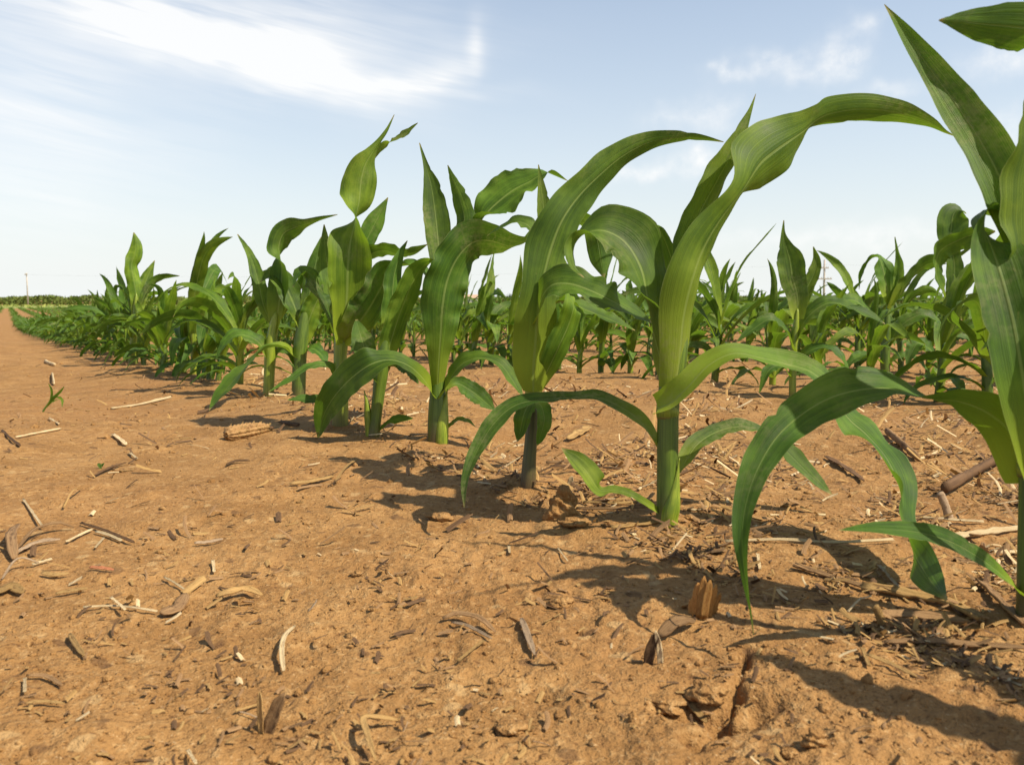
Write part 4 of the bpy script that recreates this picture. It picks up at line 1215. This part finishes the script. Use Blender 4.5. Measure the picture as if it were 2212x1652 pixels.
# the orange split stub
b, ts = hit(1512, 1330)
st = empty('corn_stub', b)
tag(st, 'orange split stem stub with a frayed top standing in the soil', 'stub')
for i, (dx, top, w_, dd, lean) in enumerate([(-20, 1290, 17, .002, 6), (-12, 1258, 17, -.002, 8), (-2, 1244, 17, -.004, 12), (9, 1252, 18, -.005, 14), (20, 1262, 17, -.003, 16), (29, 1280, 15, .001, 16), (2, 1262, 24, .006, 10), (14, 1272, 22, .007, 12)]):
    pp = [(1512 + dx * .85, 1336), (1512 + dx + lean * .4, (1330 + top) / 2), (1512 + dx + lean, top)]
    q, L_ = spline(np.array([at(x, y, ts + dd) for x, y in pp]), 9)
    w0 = w_ * ts / FPX * np.interp(np.linspace(0, 1, 9), [0, .7, .9, 1], [1, 1, .75, .15])
    V, F, UV = strip_mesh(q, np.tile(np.array((-.3 + dx * .04, -1.0, .1)), (9, 1)), w0, .0005, .7, srg)
    mesh_obj('fibre', V - b, F, 'stub_orange', st, UV)
litter('straw_stem', [(1567, 1176), (1680, 1172), (1800, 1178), (1930, 1172)], 9, 'straw_pale', 'very long pale straw lying level behind the arching right leaf', 'straw', D)
litter('straw_stem', [(2050, 1168), (2120, 1158), (2206, 1147)], 18, 'straw_pale', 'thick white stem by the right edge', 'straw', D)
litter('dry_stalk', [(1715, 1228), (1800, 1255), (1866, 1275)], 16, 'straw_brown', 'brown dry stalk running in from the left of the golden one', 'dry stalk', D)
litter('dry_stalk', [(1860, 1276), (1950, 1290), (2046, 1310), (2118, 1346)], 30, 'straw_gold', 'thick golden dry stalk lying slantwise at the lower right', 'dry stalk', D)
litter('dry_leaf', [(1900, 1335), (1990, 1340), (2090, 1352)], 24, 'straw_brown', 'dark husk layer under the thick golden stalk', 'dry leaf', S)
litter('corn_stub', [(1912, 1352), (1900, 1330), (1890, 1308)], 18, 'straw_gold', 'small orange stub standing below the golden stalk', 'stub', D, up=True)
litter('dry_leaf', [(1909, 1396), (2010, 1394), (2110, 1402), (2230, 1410)], 16, 'straw_brown', 'long flat brown strip at the right, under the golden stalk', 'dry leaf', S, bend=.8)
litter('straw_stem', [(1898, 1228), (1918, 1250), (1940, 1275)], 9, 'straw_grey', 'grey straw slanting down above the golden stalk', 'straw', D)
litter('dry_stalk', [(2118, 1264), (2160, 1306), (2212, 1356)], 22, 'straw_brown', 'brown stalk slanting down to the foot of the right-edge plant', 'dry stalk', D)
litter('straw_stem', [(1636, 1203), (1641, 1236)], 9, 'straw_pale', 'white chip standing behind the hanging leaf tip', 'straw', D)
litter('dry_leaf', [(1873, 1423), (1925, 1445), (1980, 1472)], 13, 'straw_gold', 'golden strip slanting down right below the long brown strip', 'dry leaf', S)
litter('straw_stem', [(1862, 1408), (1868, 1426), (1876, 1446)], 11, 'straw_gold', 'short straw at the head of the golden strip', 'straw', D)
litter('dry_leaf', [(1488, 1530), (1505, 1548), (1526, 1572)], 18, 'straw_gold', 'golden husk sliver lying in the soil crack', 'dry leaf', S)
litter('dry_stalk', [(2040, 1076), (2100, 1040), (2166, 1002)], 26, 'straw_dark', 'dark thick old stalk leaning right near the right edge', 'dry stalk', D, lift=.004)
litter('corn_stub', [(2055, 1122), (2042, 1092), (2030, 1064)], 20, 'straw_grey', 'pale grey stub at the lower end of the dark old stalk', 'stub', D, up=True)
litter('dry_leaf', [(1783, 991), (1820, 1012), (1866, 1044)], 14, 'straw_dark', 'dark narrow husk right of the small hanging leaf', 'dry leaf', S)
litter('dry_stalk', [(1915, 939), (1945, 965), (1982, 998)], 16, 'straw_brown', 'brown slanting stalk piece behind the dark old stalk', 'dry stalk', D)
litter('straw_stem', [(1988, 996), (2012, 986), (2037, 974)], 7, 'straw_pale', 'pale chip right of the brown slanting stalk piece', 'straw', D)
litter('straw_stem', [(1980, 1122), (2050, 1128), (2125, 1133)], 8, 'straw_pale', 'pale level straw below the dark old stalk', 'straw', D)
litter('straw_stem', [(1180, 1004), (1260, 1002), (1350, 1010)], 9, 'straw_brown', 'brown straw bundle behind the purple-footed plant, upper strand', 'straw', D)
litter('straw_stem', [(1190, 1012), (1270, 1012), (1340, 1018)], 8, 'straw_dark', 'brown straw bundle behind the purple-footed plant, lower strand', 'straw', D)
litter('straw_stem', [(1321, 1146), (1390, 1138), (1470, 1128)], 10, 'straw_gold', 'golden straw across the foot of the tallest plant', 'straw', D)
litter('straw_stem', [(1244, 1104), (1330, 1104), (1424, 1100)], 8, 'straw_brown', 'brown straw running from the clod to the tallest plant', 'straw', D)
litter('straw_stem', [(1260, 1090), (1340, 1092), (1410, 1086)], 8, 'straw_gold', 'straw just behind the brown one by the tallest plant', 'straw', D)
litter('dry_leaf', [(1228, 955), (1250, 942), (1275, 927)], 24, 'straw_gold', 'pale husk flake between the front row and the second row', 'dry leaf', S)
litter('corn_stub', [(1230, 1054), (1232, 1042), (1236, 1028)], 14, 'straw_pale', 'pale stub standing beside the low leaf of the tallest plant', 'stub', S, up=True)

# scattered alike pieces
PIECES = []
for i in range(14):
    n = 8
    L = srg.uniform(.016, .042); cur = srg.uniform(-.9, .9)
    a = np.linspace(0, cur, n)
    C = np.stack([np.cumsum(np.cos(a)) * L / n, np.cumsum(np.sin(a)) * L / n, .0009 + .0012 * np.sin(np.linspace(0, 3.14, n)) * srg.rand()], 1)
    C -= C.mean(0) * np.array((1, 1, 0))
    w = srg.uniform(.0014, .0045)
    if i % 2:
        me = strip_mesh(C, np.tile(np.array((0, .3, 1.0)), (n, 1)), w * .5 * (1 + .2 * srg.randn(n)), w * .14, 1.4, srg, 3)
    else:
        me = strip_mesh(C, np.tile(np.array((0, 0, 1.0)), (n, 1)), w * np.interp(np.linspace(0, 1, n), [0, .15, .8, 1], [.5, 1, .9, .3]), .0003, srg.uniform(.6, 2.4), srg, 3)
    PIECES.append((i % 2, me))
DATA = {}


def piece(i, mat):
    if (i, mat) not in DATA:
        k, (v, f, uv) = PIECES[i]
        DATA[(i, mat)] = mesh_data('straw_stem' if k else 'dry_leaf', v, f, mat, uv)
    return DATA[(i, mat)]


MATW = [('straw_pale', 'pale', .30), ('straw_gold', 'golden', .24), ('straw_brown', 'brown', .20), ('straw_dark', 'dark', .18), ('straw_grey', 'grey', .08)]
MATN = [('straw_pale', 'pale', .12), ('straw_gold', 'golden', .22), ('straw_brown', 'brown', .28), ('straw_dark', 'dark', .32), ('straw_grey', 'grey', .06)]
placed = 0
while placed < 190:
    x = srg.uniform(-20, 2232); y = 760 + 890 * srg.rand() ** 1.25
    p, t = hit(x, y)
    ph = ((p[0] * ROW_N[0] + p[1] * ROW_N[1]) - ROW_1)
    if srg.rand() > (1.0 if ph > -.05 else .34):
        continue
    r_ = srg.rand(); acc = 0
    for mt, word, pr in (MATN if (y > 1150 and ph < 0) else MATW):
        acc += pr
        if r_ <= acc:
            break
    i = srg.randint(14)
    sc = srg.uniform(.35, .95) * np.interp(t, [.2, .6, 1.6, 3], [.34, .7, 1.1, 1.3])
    me = piece(i, mt)
    o = bpy.data.objects.new(me.name.split('.')[0], me)
    o.location = (p[0], p[1], p[2] + .0008)
    o.rotation_euler = (srg.normal(0, .2), srg.normal(0, .25), srg.uniform(0, 6.28))
    o.scale = (sc, sc, sc)
    COL.objects.link(o)
    where = 'on the bare furrow left of the corn' if ph < -.05 else ('between the front row and the second row' if ph < .7 else 'on the soil beyond the second row')
    if ph < -.05 and y > 1250: where = 'in the near foreground soil'
    elif -.05 <= ph < .1: where = 'at the feet of the front row'
    if i % 2:
        tag(o, 'small %s straw fragment %s' % (word, where), 'straw', '%s straw fragments %s' % (word, where))
    else:
        tag(o, 'small %s curled leaf fragment %s' % (word, where), 'dry leaf', '%s leaf fragments %s' % (word, where))
    placed += 1


def scatter_stuff(name, label, count, mats, maker, dens):
    groups = {m: ([], [], [], [0]) for m in dict.fromkeys(mats)}
    k = 0
    while k < count:
        x = srg.uniform(-150, 2362); y = 705 + 960 * srg.rand() ** 1.0
        d = ray(x, y); t = min(CAM_Z / -d[2], 4.8)
        p = d * t
        ph = ((p[0] * ROW_N[0] + p[1] * ROW_N[1]) - ROW_1)
        if srg.rand() > dens(ph, x, y):
            continue
        mt = mats[srg.randint(len(mats))]
        if mt == 'straw_pale' and ph < 0 and srg.rand() < .75: mt = 'straw_dark'
        v, f, uv = maker(t)
        z = gz(p[0], p[1])
        V, F, U, o_ = groups[mt]
        V.append(v + np.array((p[0], p[1], z))); F.extend([[q + o_[0] for q in ff] for ff in f]); U.append(uv)
        o_[0] += len(v)
        k += 1
    for mt, (V, F, U, o_) in groups.items():
        if not V: continue
        ob = mesh_obj(name, np.vstack(V), F, mt, None, np.vstack(U), smooth=True)
        tag(ob, label % mt.replace('straw_', ''), None, None, 'stuff')


def mk_straw(t):
    n = 4
    big = 1 + 2.2 * srg.rand() ** 5 * np.interp(t, [.26, .45], [.15, 1])
    L = srg.uniform(.003, .014) * np.interp(t, [.2, .7, 2, 6], [.42, .9, 1.6, 2.6]) * big; w = srg.uniform(.0004, .0011) * big ** .6 * np.interp(t, [.2, .7, 2, 6], [.75, 1.0, 1.5, 3.0])
    a = srg.uniform(0, 6.28) + np.linspace(0, srg.uniform(-1, 1), n)
    C = np.stack([np.cumsum(np.cos(a)) * L / n, np.cumsum(np.sin(a)) * L / n, np.linspace(0, srg.uniform(-.2, .55) * L, n) + .0006], 1)
    S_ = np.stack([-np.sin(a), np.cos(a), np.full(n, srg.uniform(-.5, .5))], 1) * w
    Z = np.array((0, 0, w * .7))
    V = np.vstack([C - S_, C + Z, C + S_])
    F = []
    for i in range(n - 1):
        F += [[i, i + 1, n + i + 1, n + i], [n + i, n + i + 1, 2 * n + i + 1, 2 * n + i]]
    UV = np.vstack([np.stack([np.full(n, q), np.linspace(0, .3, n) + srg.rand()], 1) for q in (0, .5, 1)])
    return V, F, UV


ICO_V = np.array([(0, 0, 1), (.894, 0, .447), (.276, .851, .447), (-.724, .526, .447), (-.724, -.526, .447), (.276, -.851, .447),
                  (.724, .526, -.447), (-.276, .851, -.447), (-.894, 0, -.447), (-.276, -.851, -.447), (.724, -.526, -.447), (0, 0, -1)])
ICO_F = [(0, 1, 2), (0, 2, 3), (0, 3, 4), (0, 4, 5), (0, 5, 1), (1, 6, 2), (2, 7, 3), (3, 8, 4), (4, 9, 5), (5, 10, 1), (6, 7, 2), (7, 8, 3), (8, 9, 4), (9, 10, 5), (10, 6, 1), (11, 7, 6), (11, 8, 7), (11, 9, 8), (11, 10, 9), (11, 6, 10)]


def mk_crumb(t):
    s = srg.uniform(.0004, .0013) * (1 + 2.0 * srg.rand() ** 8) * np.interp(t, [.2, .6, 2, 6], [.55, 1, 2.0, 4.0])
    v = ICO_V * (1 + .28 * srg.randn(12, 1)) * np.array((1, srg.uniform(.7, 1.1), srg.uniform(.5, .9))) * s
    a = srg.uniform(0, 6.28); c, s_ = math.cos(a), math.sin(a)
    v = np.stack([v[:, 0] * c - v[:, 1] * s_, v[:, 0] * s_ + v[:, 1] * c, v[:, 2] + s * .02], 1)
    return v, ICO_F, np.zeros((12, 2))


clump = lambda ph, x, y: (1.0 if -.06 < ph < .55 else (.7 if ph > 0 else .085)) * float(np.clip(.55 + vnoise(np.array([x / 120.0]), np.array([y / 60.0]), 3)[0] * 1.2, .08, 1))
scatter_stuff('straw_litter', 'fine %s straw litter strewn over the soil', 7000, ['straw_pale', 'straw_gold', 'straw_gold', 'straw_brown', 'straw_brown', 'straw_dark'], mk_straw, clump)
scatter_stuff('soil_crumbs', 'small crumbs of %s lying on the surface', 5200, ['soil'], mk_crumb, lambda ph, x, y: float(np.clip(.5 + vnoise(np.array([x / 160.0]), np.array([y / 90.0]), 4)[0] * 1.2, .1, 1)))


# ------------------------------------------------------------------ clods, cob, weed
def lump(name, x, y, w, h, label, seed, mat='soil', sub=4, top=0.0, rough=.25):
    import bmesh
    b, t = hit(x, y, False)
    bm = bmesh.new()
    bmesh.ops.create_icosphere(bm, subdivisions=sub, radius=1.0)
    k = t / FPX
    for v in bm.verts:
        c = np.array(v.co)
        nn = 1 + rough * vnoise(np.array([c[0] * 1.3 + seed + c[2]]), np.array([c[1] * 1.3 + c[2] * 1.7]), seed)[0] + rough * .45 * vnoise(np.array([c[0] * 3.6 + c[2] * 2 + seed]), np.array([c[1] * 3.6 - c[2] * 3]), seed + 1)[0] + rough * .22 * vnoise(np.array([c[0] * 9 + c[2] * 7]), np.array([c[1] * 9 + c[2] * 6]), seed + 2)[0]
        flare = 1 + top * max(0, -c[2]) + .35 * top * max(0, .2 - c[2])
        v.co = (c[0] * nn * w / 2 * k * flare, c[1] * nn * w / 2 * k * flare * .9, c[2] * nn * h / 2 * k)
    me = bpy.data.meshes.new(name)
    bm.to_mesh(me); bm.free()
    me.polygons.foreach_set('use_smooth', np.ones(len(me.polygons), dtype=bool))
    me.materials.append(MATS[mat])
    o = bpy.data.objects.new(name, me)
    o.location = (b[0], b[1], gz(b[0], b[1]) + h * .28 * k)
    COL.objects.link(o)
    tag(o, label, 'soil clod')
    return o


lump('soil_clod', 1214, 1118, 58, 80, 'tall knobbly clod of soil standing left of the tallest plant', 4, top=.55, rough=.30, sub=5)
lump('soil_clod', 1246, 1142, 70, 24, 'low crumbled clod leaning on the tall one', 2, rough=.3)
lump('soil_clod', 1212, 1306, 56, 24, 'smooth small clod inside the bend of the leaf shadow', 3)
lump('soil_clod', 1756, 1620, 52, 34, 'dark crusty clod at the bottom edge, right of centre', 4, rough=.4)
lump('soil_clod', 1700, 1632, 36, 26, 'small crusty clod just left of the dark one', 5, rough=.4)
lump('soil_clod', 950, 1122, 50, 22, 'low clod under the hanging tip of the left leaf', 6, rough=.35)
lump('soil_clod', 1440, 1500, 90, 26, 'cracked soil block left of the deep crack', 1, rough=.3)
lump('soil_clod', 1530, 1490, 84, 40, 'raised soil block over the deep crack', 3, rough=.3)
lump('soil_clod', 1100, 1575, 70, 24, 'half buried round clod in the bottom centre', 5, rough=.25)
lump('soil_clod', 545, 762, 40, 30, 'reddish clod heap seen between stalks in the front row', 6, rough=.35)
lump('soil_clod', 1490, 1118, 26, 14, 'pale small clod right at the foot of the tallest plant', 2, rough=.4)
lump('soil_clod', 770, 1240, 22, 12, 'small dark clod alone in the left centre soil', 0, rough=.4)


def corn_cob():
    (a, ta), (c, tb) = hit(489, 952), hit(580, 930)
    L = np.linalg.norm(c - a); rad = 18.5 * ta / FPX
    root = empty('corn_cob', (a + c) / 2)
    tag(root, 'old corn cob with empty sockets lying on the bare soil', 'corn cob')
    n, m = 46, 64
    s = np.linspace(0, 1, n); th = np.linspace(0, 2 * math.pi, m, endpoint=False)
    prof = np.interp(s, [0, .03, .12, .5, .85, .97, 1], [.35, .78, .98, 1, .82, .55, .2])
    S_, TH = np.meshgrid(s, th, indexing='ij')
    cell = np.abs(np.sin(S_ * math.pi * 11)) ** .6 * np.abs(np.sin(TH * 6)) ** .6
    rr = rad * prof[:, None] * (.80 + .22 * cell + .06 * vnoise(S_ * 23, TH * 5, 3))
    X = (S_ - .5) * L; Y = rr * np.cos(TH); Z = rr * np.sin(TH)
    d = (c - a) / L; yaw = math.atan2(d[1], d[0])
    V = np.stack([X, Y, Z], -1).reshape(-1, 3)
    F = grid_faces(n, m, True).tolist() + [list(range(m)), [(n - 1) * m + k for k in range(m)][::-1]]
    UV = np.stack([np.abs(TH / math.pi - 1), S_], -1).reshape(-1, 2)
    body = mesh_obj('cob_core', V, F, 'cob_brown', root, UV)
    # pale chaff scales left in the sockets
    Vc, Fc, Uc, off = [], [], [], 0
    for i in range(11):
        for j in range(12):
            if srg.rand() < .62: continue
            s0 = (i + .5) / 11; t0 = (j + .5) * math.pi / 6
            r0 = rad * np.interp(s0, s, prof) * .99
            ctr = np.array(((s0 - .5) * L, r0 * math.cos(t0), r0 * math.sin(t0)))
            nn = np.array((.3, math.cos(t0), math.sin(t0))); e1 = np.array((1.0, 0, 0)); e2 = np.array((0, -math.sin(t0), math.cos(t0)))
            w = rad * .16
            Vc.append(np.array([ctr - e2 * w, ctr + e2 * w, ctr + e2 * w * .6 + nn * w * 1.5 + e1 * w * .7, ctr - e2 * w * .6 + nn * w * 1.5 + e1 * w * .7, ctr + e1 * w * .9 + nn * w * .2]))
            Fc += [[off, off + 1, off + 2, off + 3], [off + 1, off + 4, off + 2], [off + 4, off, off + 3], [off + 4, off + 3, off + 2]]
            Uc.append(np.array([(0, 0), (1, 0), (1, 1), (0, 1), (.5, .5)])); off += 5
    mesh_obj('chaff_scales', np.vstack(Vc), Fc, 'straw_gold', root, np.vstack(Uc))['kind'] = 'stuff'
    st = tube(np.array([(L * .46, 0, 0), (L * .55, 0, -.001), (L * .62, .001, -.001)]), np.array([.0032, .0026, .0022]) * .8, 8)
    mesh_obj('cob_shank', st[0], st[1], 'straw_dark', root, st[2])
    root.location.z += rad * .55
    root.rotation_euler = (0, 0, yaw)


corn_cob()

# the little green weed on the furrow
b, tw = hit(96, 890)
wd = empty('weed_seedling', b)
tag(wd, 'small green grass weed growing alone on the bare furrow', 'weed')
hero_stalk(wd, b, tw, [(92, 892, 4), (104, 872, 4), (114, 858, 3)], 'corn_stalk', 'stem', sides=8)
for side, pts in (('R', [(100, 880, 6, 150), (116, 860, 10, 150), (130, 846, 8, 150), (139, 834, 1, 150)]), ('L', [(108, 866, 5, 30), (112, 852, 8, 30), (110, 838, 6, 30), (104, 828, 1, 30)]),
                  ('R', [(112, 862, 5, 60), (124, 858, 9, 50), (134, 864, 9, 40), (134, 880, 1, 40)]), ('R', [(104, 872, 5, 60), (118, 866, 9, 50), (128, 862, 1, 50)])):
    hero_leaf(wd, b, tw, side, [(x, y, w * .6, r) for x, y, w, r in pts], (0, -.01), 'corn_leaf_yellow', n=18, nw=5)
b, tw = hit(219, 1012)
wd = empty('weed_seedling', b)
tag(wd, 'tiny green sprout in the left middle of the bare soil', 'weed')
hero_stalk(wd, b, tw, [(219, 1016, 3), (218, 1010, 3), (218, 1005, 2)], 'corn_stalk', 'stem', sides=6)
hero_leaf(wd, b, tw, 'R', [(218, 1012, 4, 60), (222, 1004, 8, 40), (226, 1000, 1, 40)], (0, 0), n=12, nw=5)
hero_leaf(wd, b, tw, 'L', [(218, 1012, 4, 60), (214, 1004, 8, 40), (210, 1002, 1, 40)], (0, 0), n=12, nw=5)

# ------------------------------------------------------------------ far away
def zfar(r):
    return float(np.interp(r, DROP_R, DROP_Z))


frg = np.random.RandomState(9)


def leaf_cloud(centres, size):
    """small crossing leaf faces round the given centres"""
    c = np.asarray(centres); n = len(c)
    a = frg.randn(n, 3); a = unit(a); b_ = unit(np.cross(a, frg.randn(n, 3)))
    s = size * frg.uniform(.6, 1.3, (n, 1))
    V = np.stack([c - a * s, c + b_ * s * .5, c + a * s, c - b_ * s * .5], 1).reshape(-1, 3)
    F = np.arange(4 * n).reshape(-1, 4)
    return V, F


# grassy verge beyond the field, a low raised bank
th = np.radians(np.linspace(-60, 60, 160)); rr = np.array([112, 116, 130, 160, 190, 225, 260])
hg = np.array([-.5, .05, .12, .15, .2, .25, -.4])
X = rr[:, None] * np.sin(th)[None]; Y = rr[:, None] * np.cos(th)[None]
Z = np.array([zfar(r) for r in rr])[:, None] + hg[:, None] + .06 * vnoise(X / 5, Y / 5, 2)
o = mesh_obj('grass_verge', np.stack([X, Y, Z], -1).reshape(-1, 3), grid_faces(7, 160)[:, ::-1].copy(), 'verge_grass')
tag(o, 'yellow-green grass verge beyond the field', None, None, 'structure')
pts = []
for i in range(9000):
    a = R(frg.uniform(-48, 48)); r = frg.uniform(116, 235)
    pts.append((r * math.sin(a), r * math.cos(a), zfar(r) + .15 + frg.uniform(0, .25)))
V, F = leaf_cloud(pts, .22)
o = mesh_obj('verge_tufts', V, F, 'verge_grass', smooth=False)
tag(o, 'yellowish grass tufts on the far verge', None, None, 'stuff')
# dark green hedge that closes the field
pts = []
for i in range(40000):
    a = R(frg.uniform(-50, 50)); r = 275 + frg.normal(0, 5)
    top = 2.15 + .45 * vnoise(np.array([math.degrees(a) * .9]), np.array([1.5]), 1)[0] + .25 * vnoise(np.array([math.degrees(a) * 5]), np.array([3.5]), 2)[0]
    if math.degrees(a) < -24: top += .25
    pts.append((r * math.sin(a), r * math.cos(a), zfar(r) + frg.uniform(0, 1) ** .7 * top))
V, F = leaf_cloud(pts, .52)
o = mesh_obj('far_hedge', V, F, 'hedge_leaf', smooth=False)
tag(o, 'dark green hedge band along the far edge of the field', None, None, 'stuff')
# pale bare rise behind it
th = np.radians(np.linspace(-70, 70, 200))
hh = 2.4 + 1.6 * vnoise(np.degrees(th) * .12 + 3, np.zeros(200), 4)
rr = np.array([700, 900, 1100, 1500])
prof = np.array([-.6, .6, 1.0, .2])
Z = np.array([zfar(r) for r in rr])[:, None] + prof[:, None] * hh[None]
X = rr[:, None] * np.sin(th)[None]; Y = rr[:, None] * np.cos(th)[None]
o = mesh_obj('hills', np.stack([X, Y, Z], -1).reshape(-1, 3), grid_faces(4, 200)[:, ::-1].copy(), 'far_hill')
tag(o, 'pale bare rise on the horizon', None, None, 'structure')


def pole(px, dist, ytop, arms, label, lean=0.0, wpx=5.0):
    d = pix_dir(px, 644); x, y = d.x / d.y * dist, dist
    z0 = zfar(math.hypot(x, y)) - .2
    ztop = CAM_Z + (644 - ytop) / FPX * dist
    root = empty('utility_pole', (x, y, z0))
    tag(root, label, 'utility pole', 'utility poles on the horizon')
    H = ztop - z0; r = wpx * dist / FPX / 2
    v, f, uv = tube(np.array([(0, 0, 0), (lean * .5, 0, H * .5), (lean, 0, H)]), np.array([r, r * .9, r * .75]), 10)
    mesh_obj('post', v, f, 'pole_wood', root, uv)
    for yy, half, hpx in arms:
        zz = CAM_Z + (644 - yy) / FPX * dist - z0
        w, h = half * dist / FPX, hpx * dist / FPX / 2
        k = lean * zz / H
        bx = np.array([(sx * w + k, sy * .06 - r - .06, zz + sz * h) for sx in (-1, 1) for sy in (-1, 1) for sz in (-1, 1)])
        fs = [(0, 1, 3, 2), (4, 6, 7, 5), (0, 4, 5, 1), (2, 3, 7, 6), (0, 2, 6, 4), (1, 5, 7, 3)]
        ca = mesh_obj('crossarm', bx, fs, 'pole_wood', root, np.zeros((8, 2)), smooth=False)
        for sx in (-.85, -.45, .45, .85):
            iv, jf, iu = tube(np.array([(sx * w + k, -r - .06, zz + h), (sx * w + k, -r - .06, zz + h + .12), (sx * w + k, -r - .06, zz + h + .22)]), np.array([.03, .06, .03]), 8)
            mesh_obj('insulator', iv, jf, 'pole_wood', ca, iu)
    return root, x, y, ztop


pole(60, 210, 590, [(594, 3, 1.6)], 'single grey utility pole on the far left horizon', wpx=3.0)
_, px_, py_, pz_ = pole(1780, 150, 562, [(580, 8, 2.2), (603, 15, 2.6)], 'utility pole with two crossarms rising behind the second row', lean=-.12, wpx=5.0)


def wire(name, a, b_, sag, label, rad=.006):
    s = np.linspace(0, 1, 24)
    C = np.array(a)[None] * (1 - s)[:, None] + np.array(b_)[None] * s[:, None]
    C[:, 2] -= sag * 4 * s * (1 - s)
    v, f, uv = tube(C, rad, 5)
    o = mesh_obj(name, v, f, 'wire', None, uv)
    tag(o, label, 'power line')


d1 = pix_dir(60, 644)
wire('power_line', (d1.x / d1.y * 210, 209.8, CAM_Z + 50 / FPX * 210), (px_, py_ - .3, pz_ - .8), 1.2, 'thin power line strung low across the sky between the two poles')
wire('power_line', (px_, py_ - .3, pz_ - .8), (150, 150, pz_ + .2), 1.0, 'thin power line leaving the crossarm pole to the right')


def tree(px, dist, ytop, wid, label):
    d = pix_dir(px, 644); x, y = d.x / d.y * dist, dist
    z0 = zfar(math.hypot(x, y)) - .1
    H = CAM_Z + (644 - ytop) / FPX * dist - z0; w = wid * dist / FPX
    root = empty('round_tree', (x, y, z0))
    tag(root, label, 'tree', 'small trees on the horizon')
    tv, tf, tu = [], [], []
    off = 0
    segs = [((0, 0, 0), (.05, 0, H * .5), .12 * H / 4)] + [((.03, 0, H * .35), (frg.uniform(-.3, .3) * w, frg.uniform(-.3, .3) * w, H * frg.uniform(.6, .85)), .05 * H / 4) for _ in range(4)]
    for a, b_, r in segs:
        v, f, uv = tube(np.array([a, (np.array(a) + np.array(b_)) / 2, b_]), np.array([r, r * .8, r * .5]), 7)
        tv.append(v); tf += [[q + off for q in ff] for ff in f]; tu.append(uv); off += len(v)
    mesh_obj('trunk', np.vstack(tv), tf, 'bark', root, np.vstack(tu))
    pts = []
    cl = [(frg.normal(0, .26) * w, frg.normal(0, .26) * w, H * frg.uniform(.42, .9), frg.uniform(.13, .26) * w) for _ in range(16)]
    for c in cl:
        for _ in range(90):
            q = frg.randn(3); q = q / np.linalg.norm(q) * c[3] * frg.rand() ** .4
            pts.append((c[0] + q[0], c[1] + q[1], min(H, c[2] + q[2] * .9)))
    V, F = leaf_cloud(pts, .10 * H / 4)
    mesh_obj('crown', V, F, 'tree_leaf', root, smooth=False)


tree(1062, 170, 630, 24, 'dark bushy tree on the horizon between the two middle front plants')
tree(1105, 190, 634, 30, 'lower spreading tree just right of the dark bushy one')
tree(1905, 200, 630, 22, 'small dark tree peeping over the crop behind the spike-leaved plant')

# low tan building on the horizon
dist = 230.0
d = pix_dir(1008, 644); bx, by = d.x / d.y * dist, dist
root = empty('farm_building', (bx, by, zfar(dist) - .1))
tag(root, 'low tan farm building on the horizon, left of the dark tree', 'building')
w, dp, h, hr = 2.9, 2.0, 2.0, 2.9


def boxm(x0, x1, y0, y1, z0, z1):
    v = np.array([(x, y, z) for x in (x0, x1) for y in (y0, y1) for z in (z0, z1)])
    return v, [(0, 1, 3, 2), (4, 6, 7, 5), (0, 4, 5, 1), (2, 3, 7, 6), (0, 2, 6, 4), (1, 5, 7, 3)]


v, f = boxm(-w, w, -dp, dp, 0, h)
mesh_obj('wall', v, f, 'wall_cream', root, np.zeros((8, 2)), smooth=False)
rv = np.array([(-w - .3, -dp - .3, h), (w + .3, -dp - .3, h), (w + .3, dp + .3, h), (-w - .3, dp + .3, h), (-w - .3, 0, hr), (w + .3, 0, hr)])
mesh_obj('roof', rv + np.array((0, 0, .01)), [(0, 1, 5, 4), (2, 3, 4, 5), (1, 2, 5), (3, 0, 4), (3, 2, 1, 0)], 'roof_tan', root, np.zeros((6, 2)), smooth=False)
for xx in (-1.7, 0.2, 1.8):
    v, f = boxm(xx - .35, xx + .35, -dp - .03, -dp + .02, .7, 1.5)
    mesh_obj('window', v, f, 'wire', root, np.zeros((8, 2)), smooth=False)
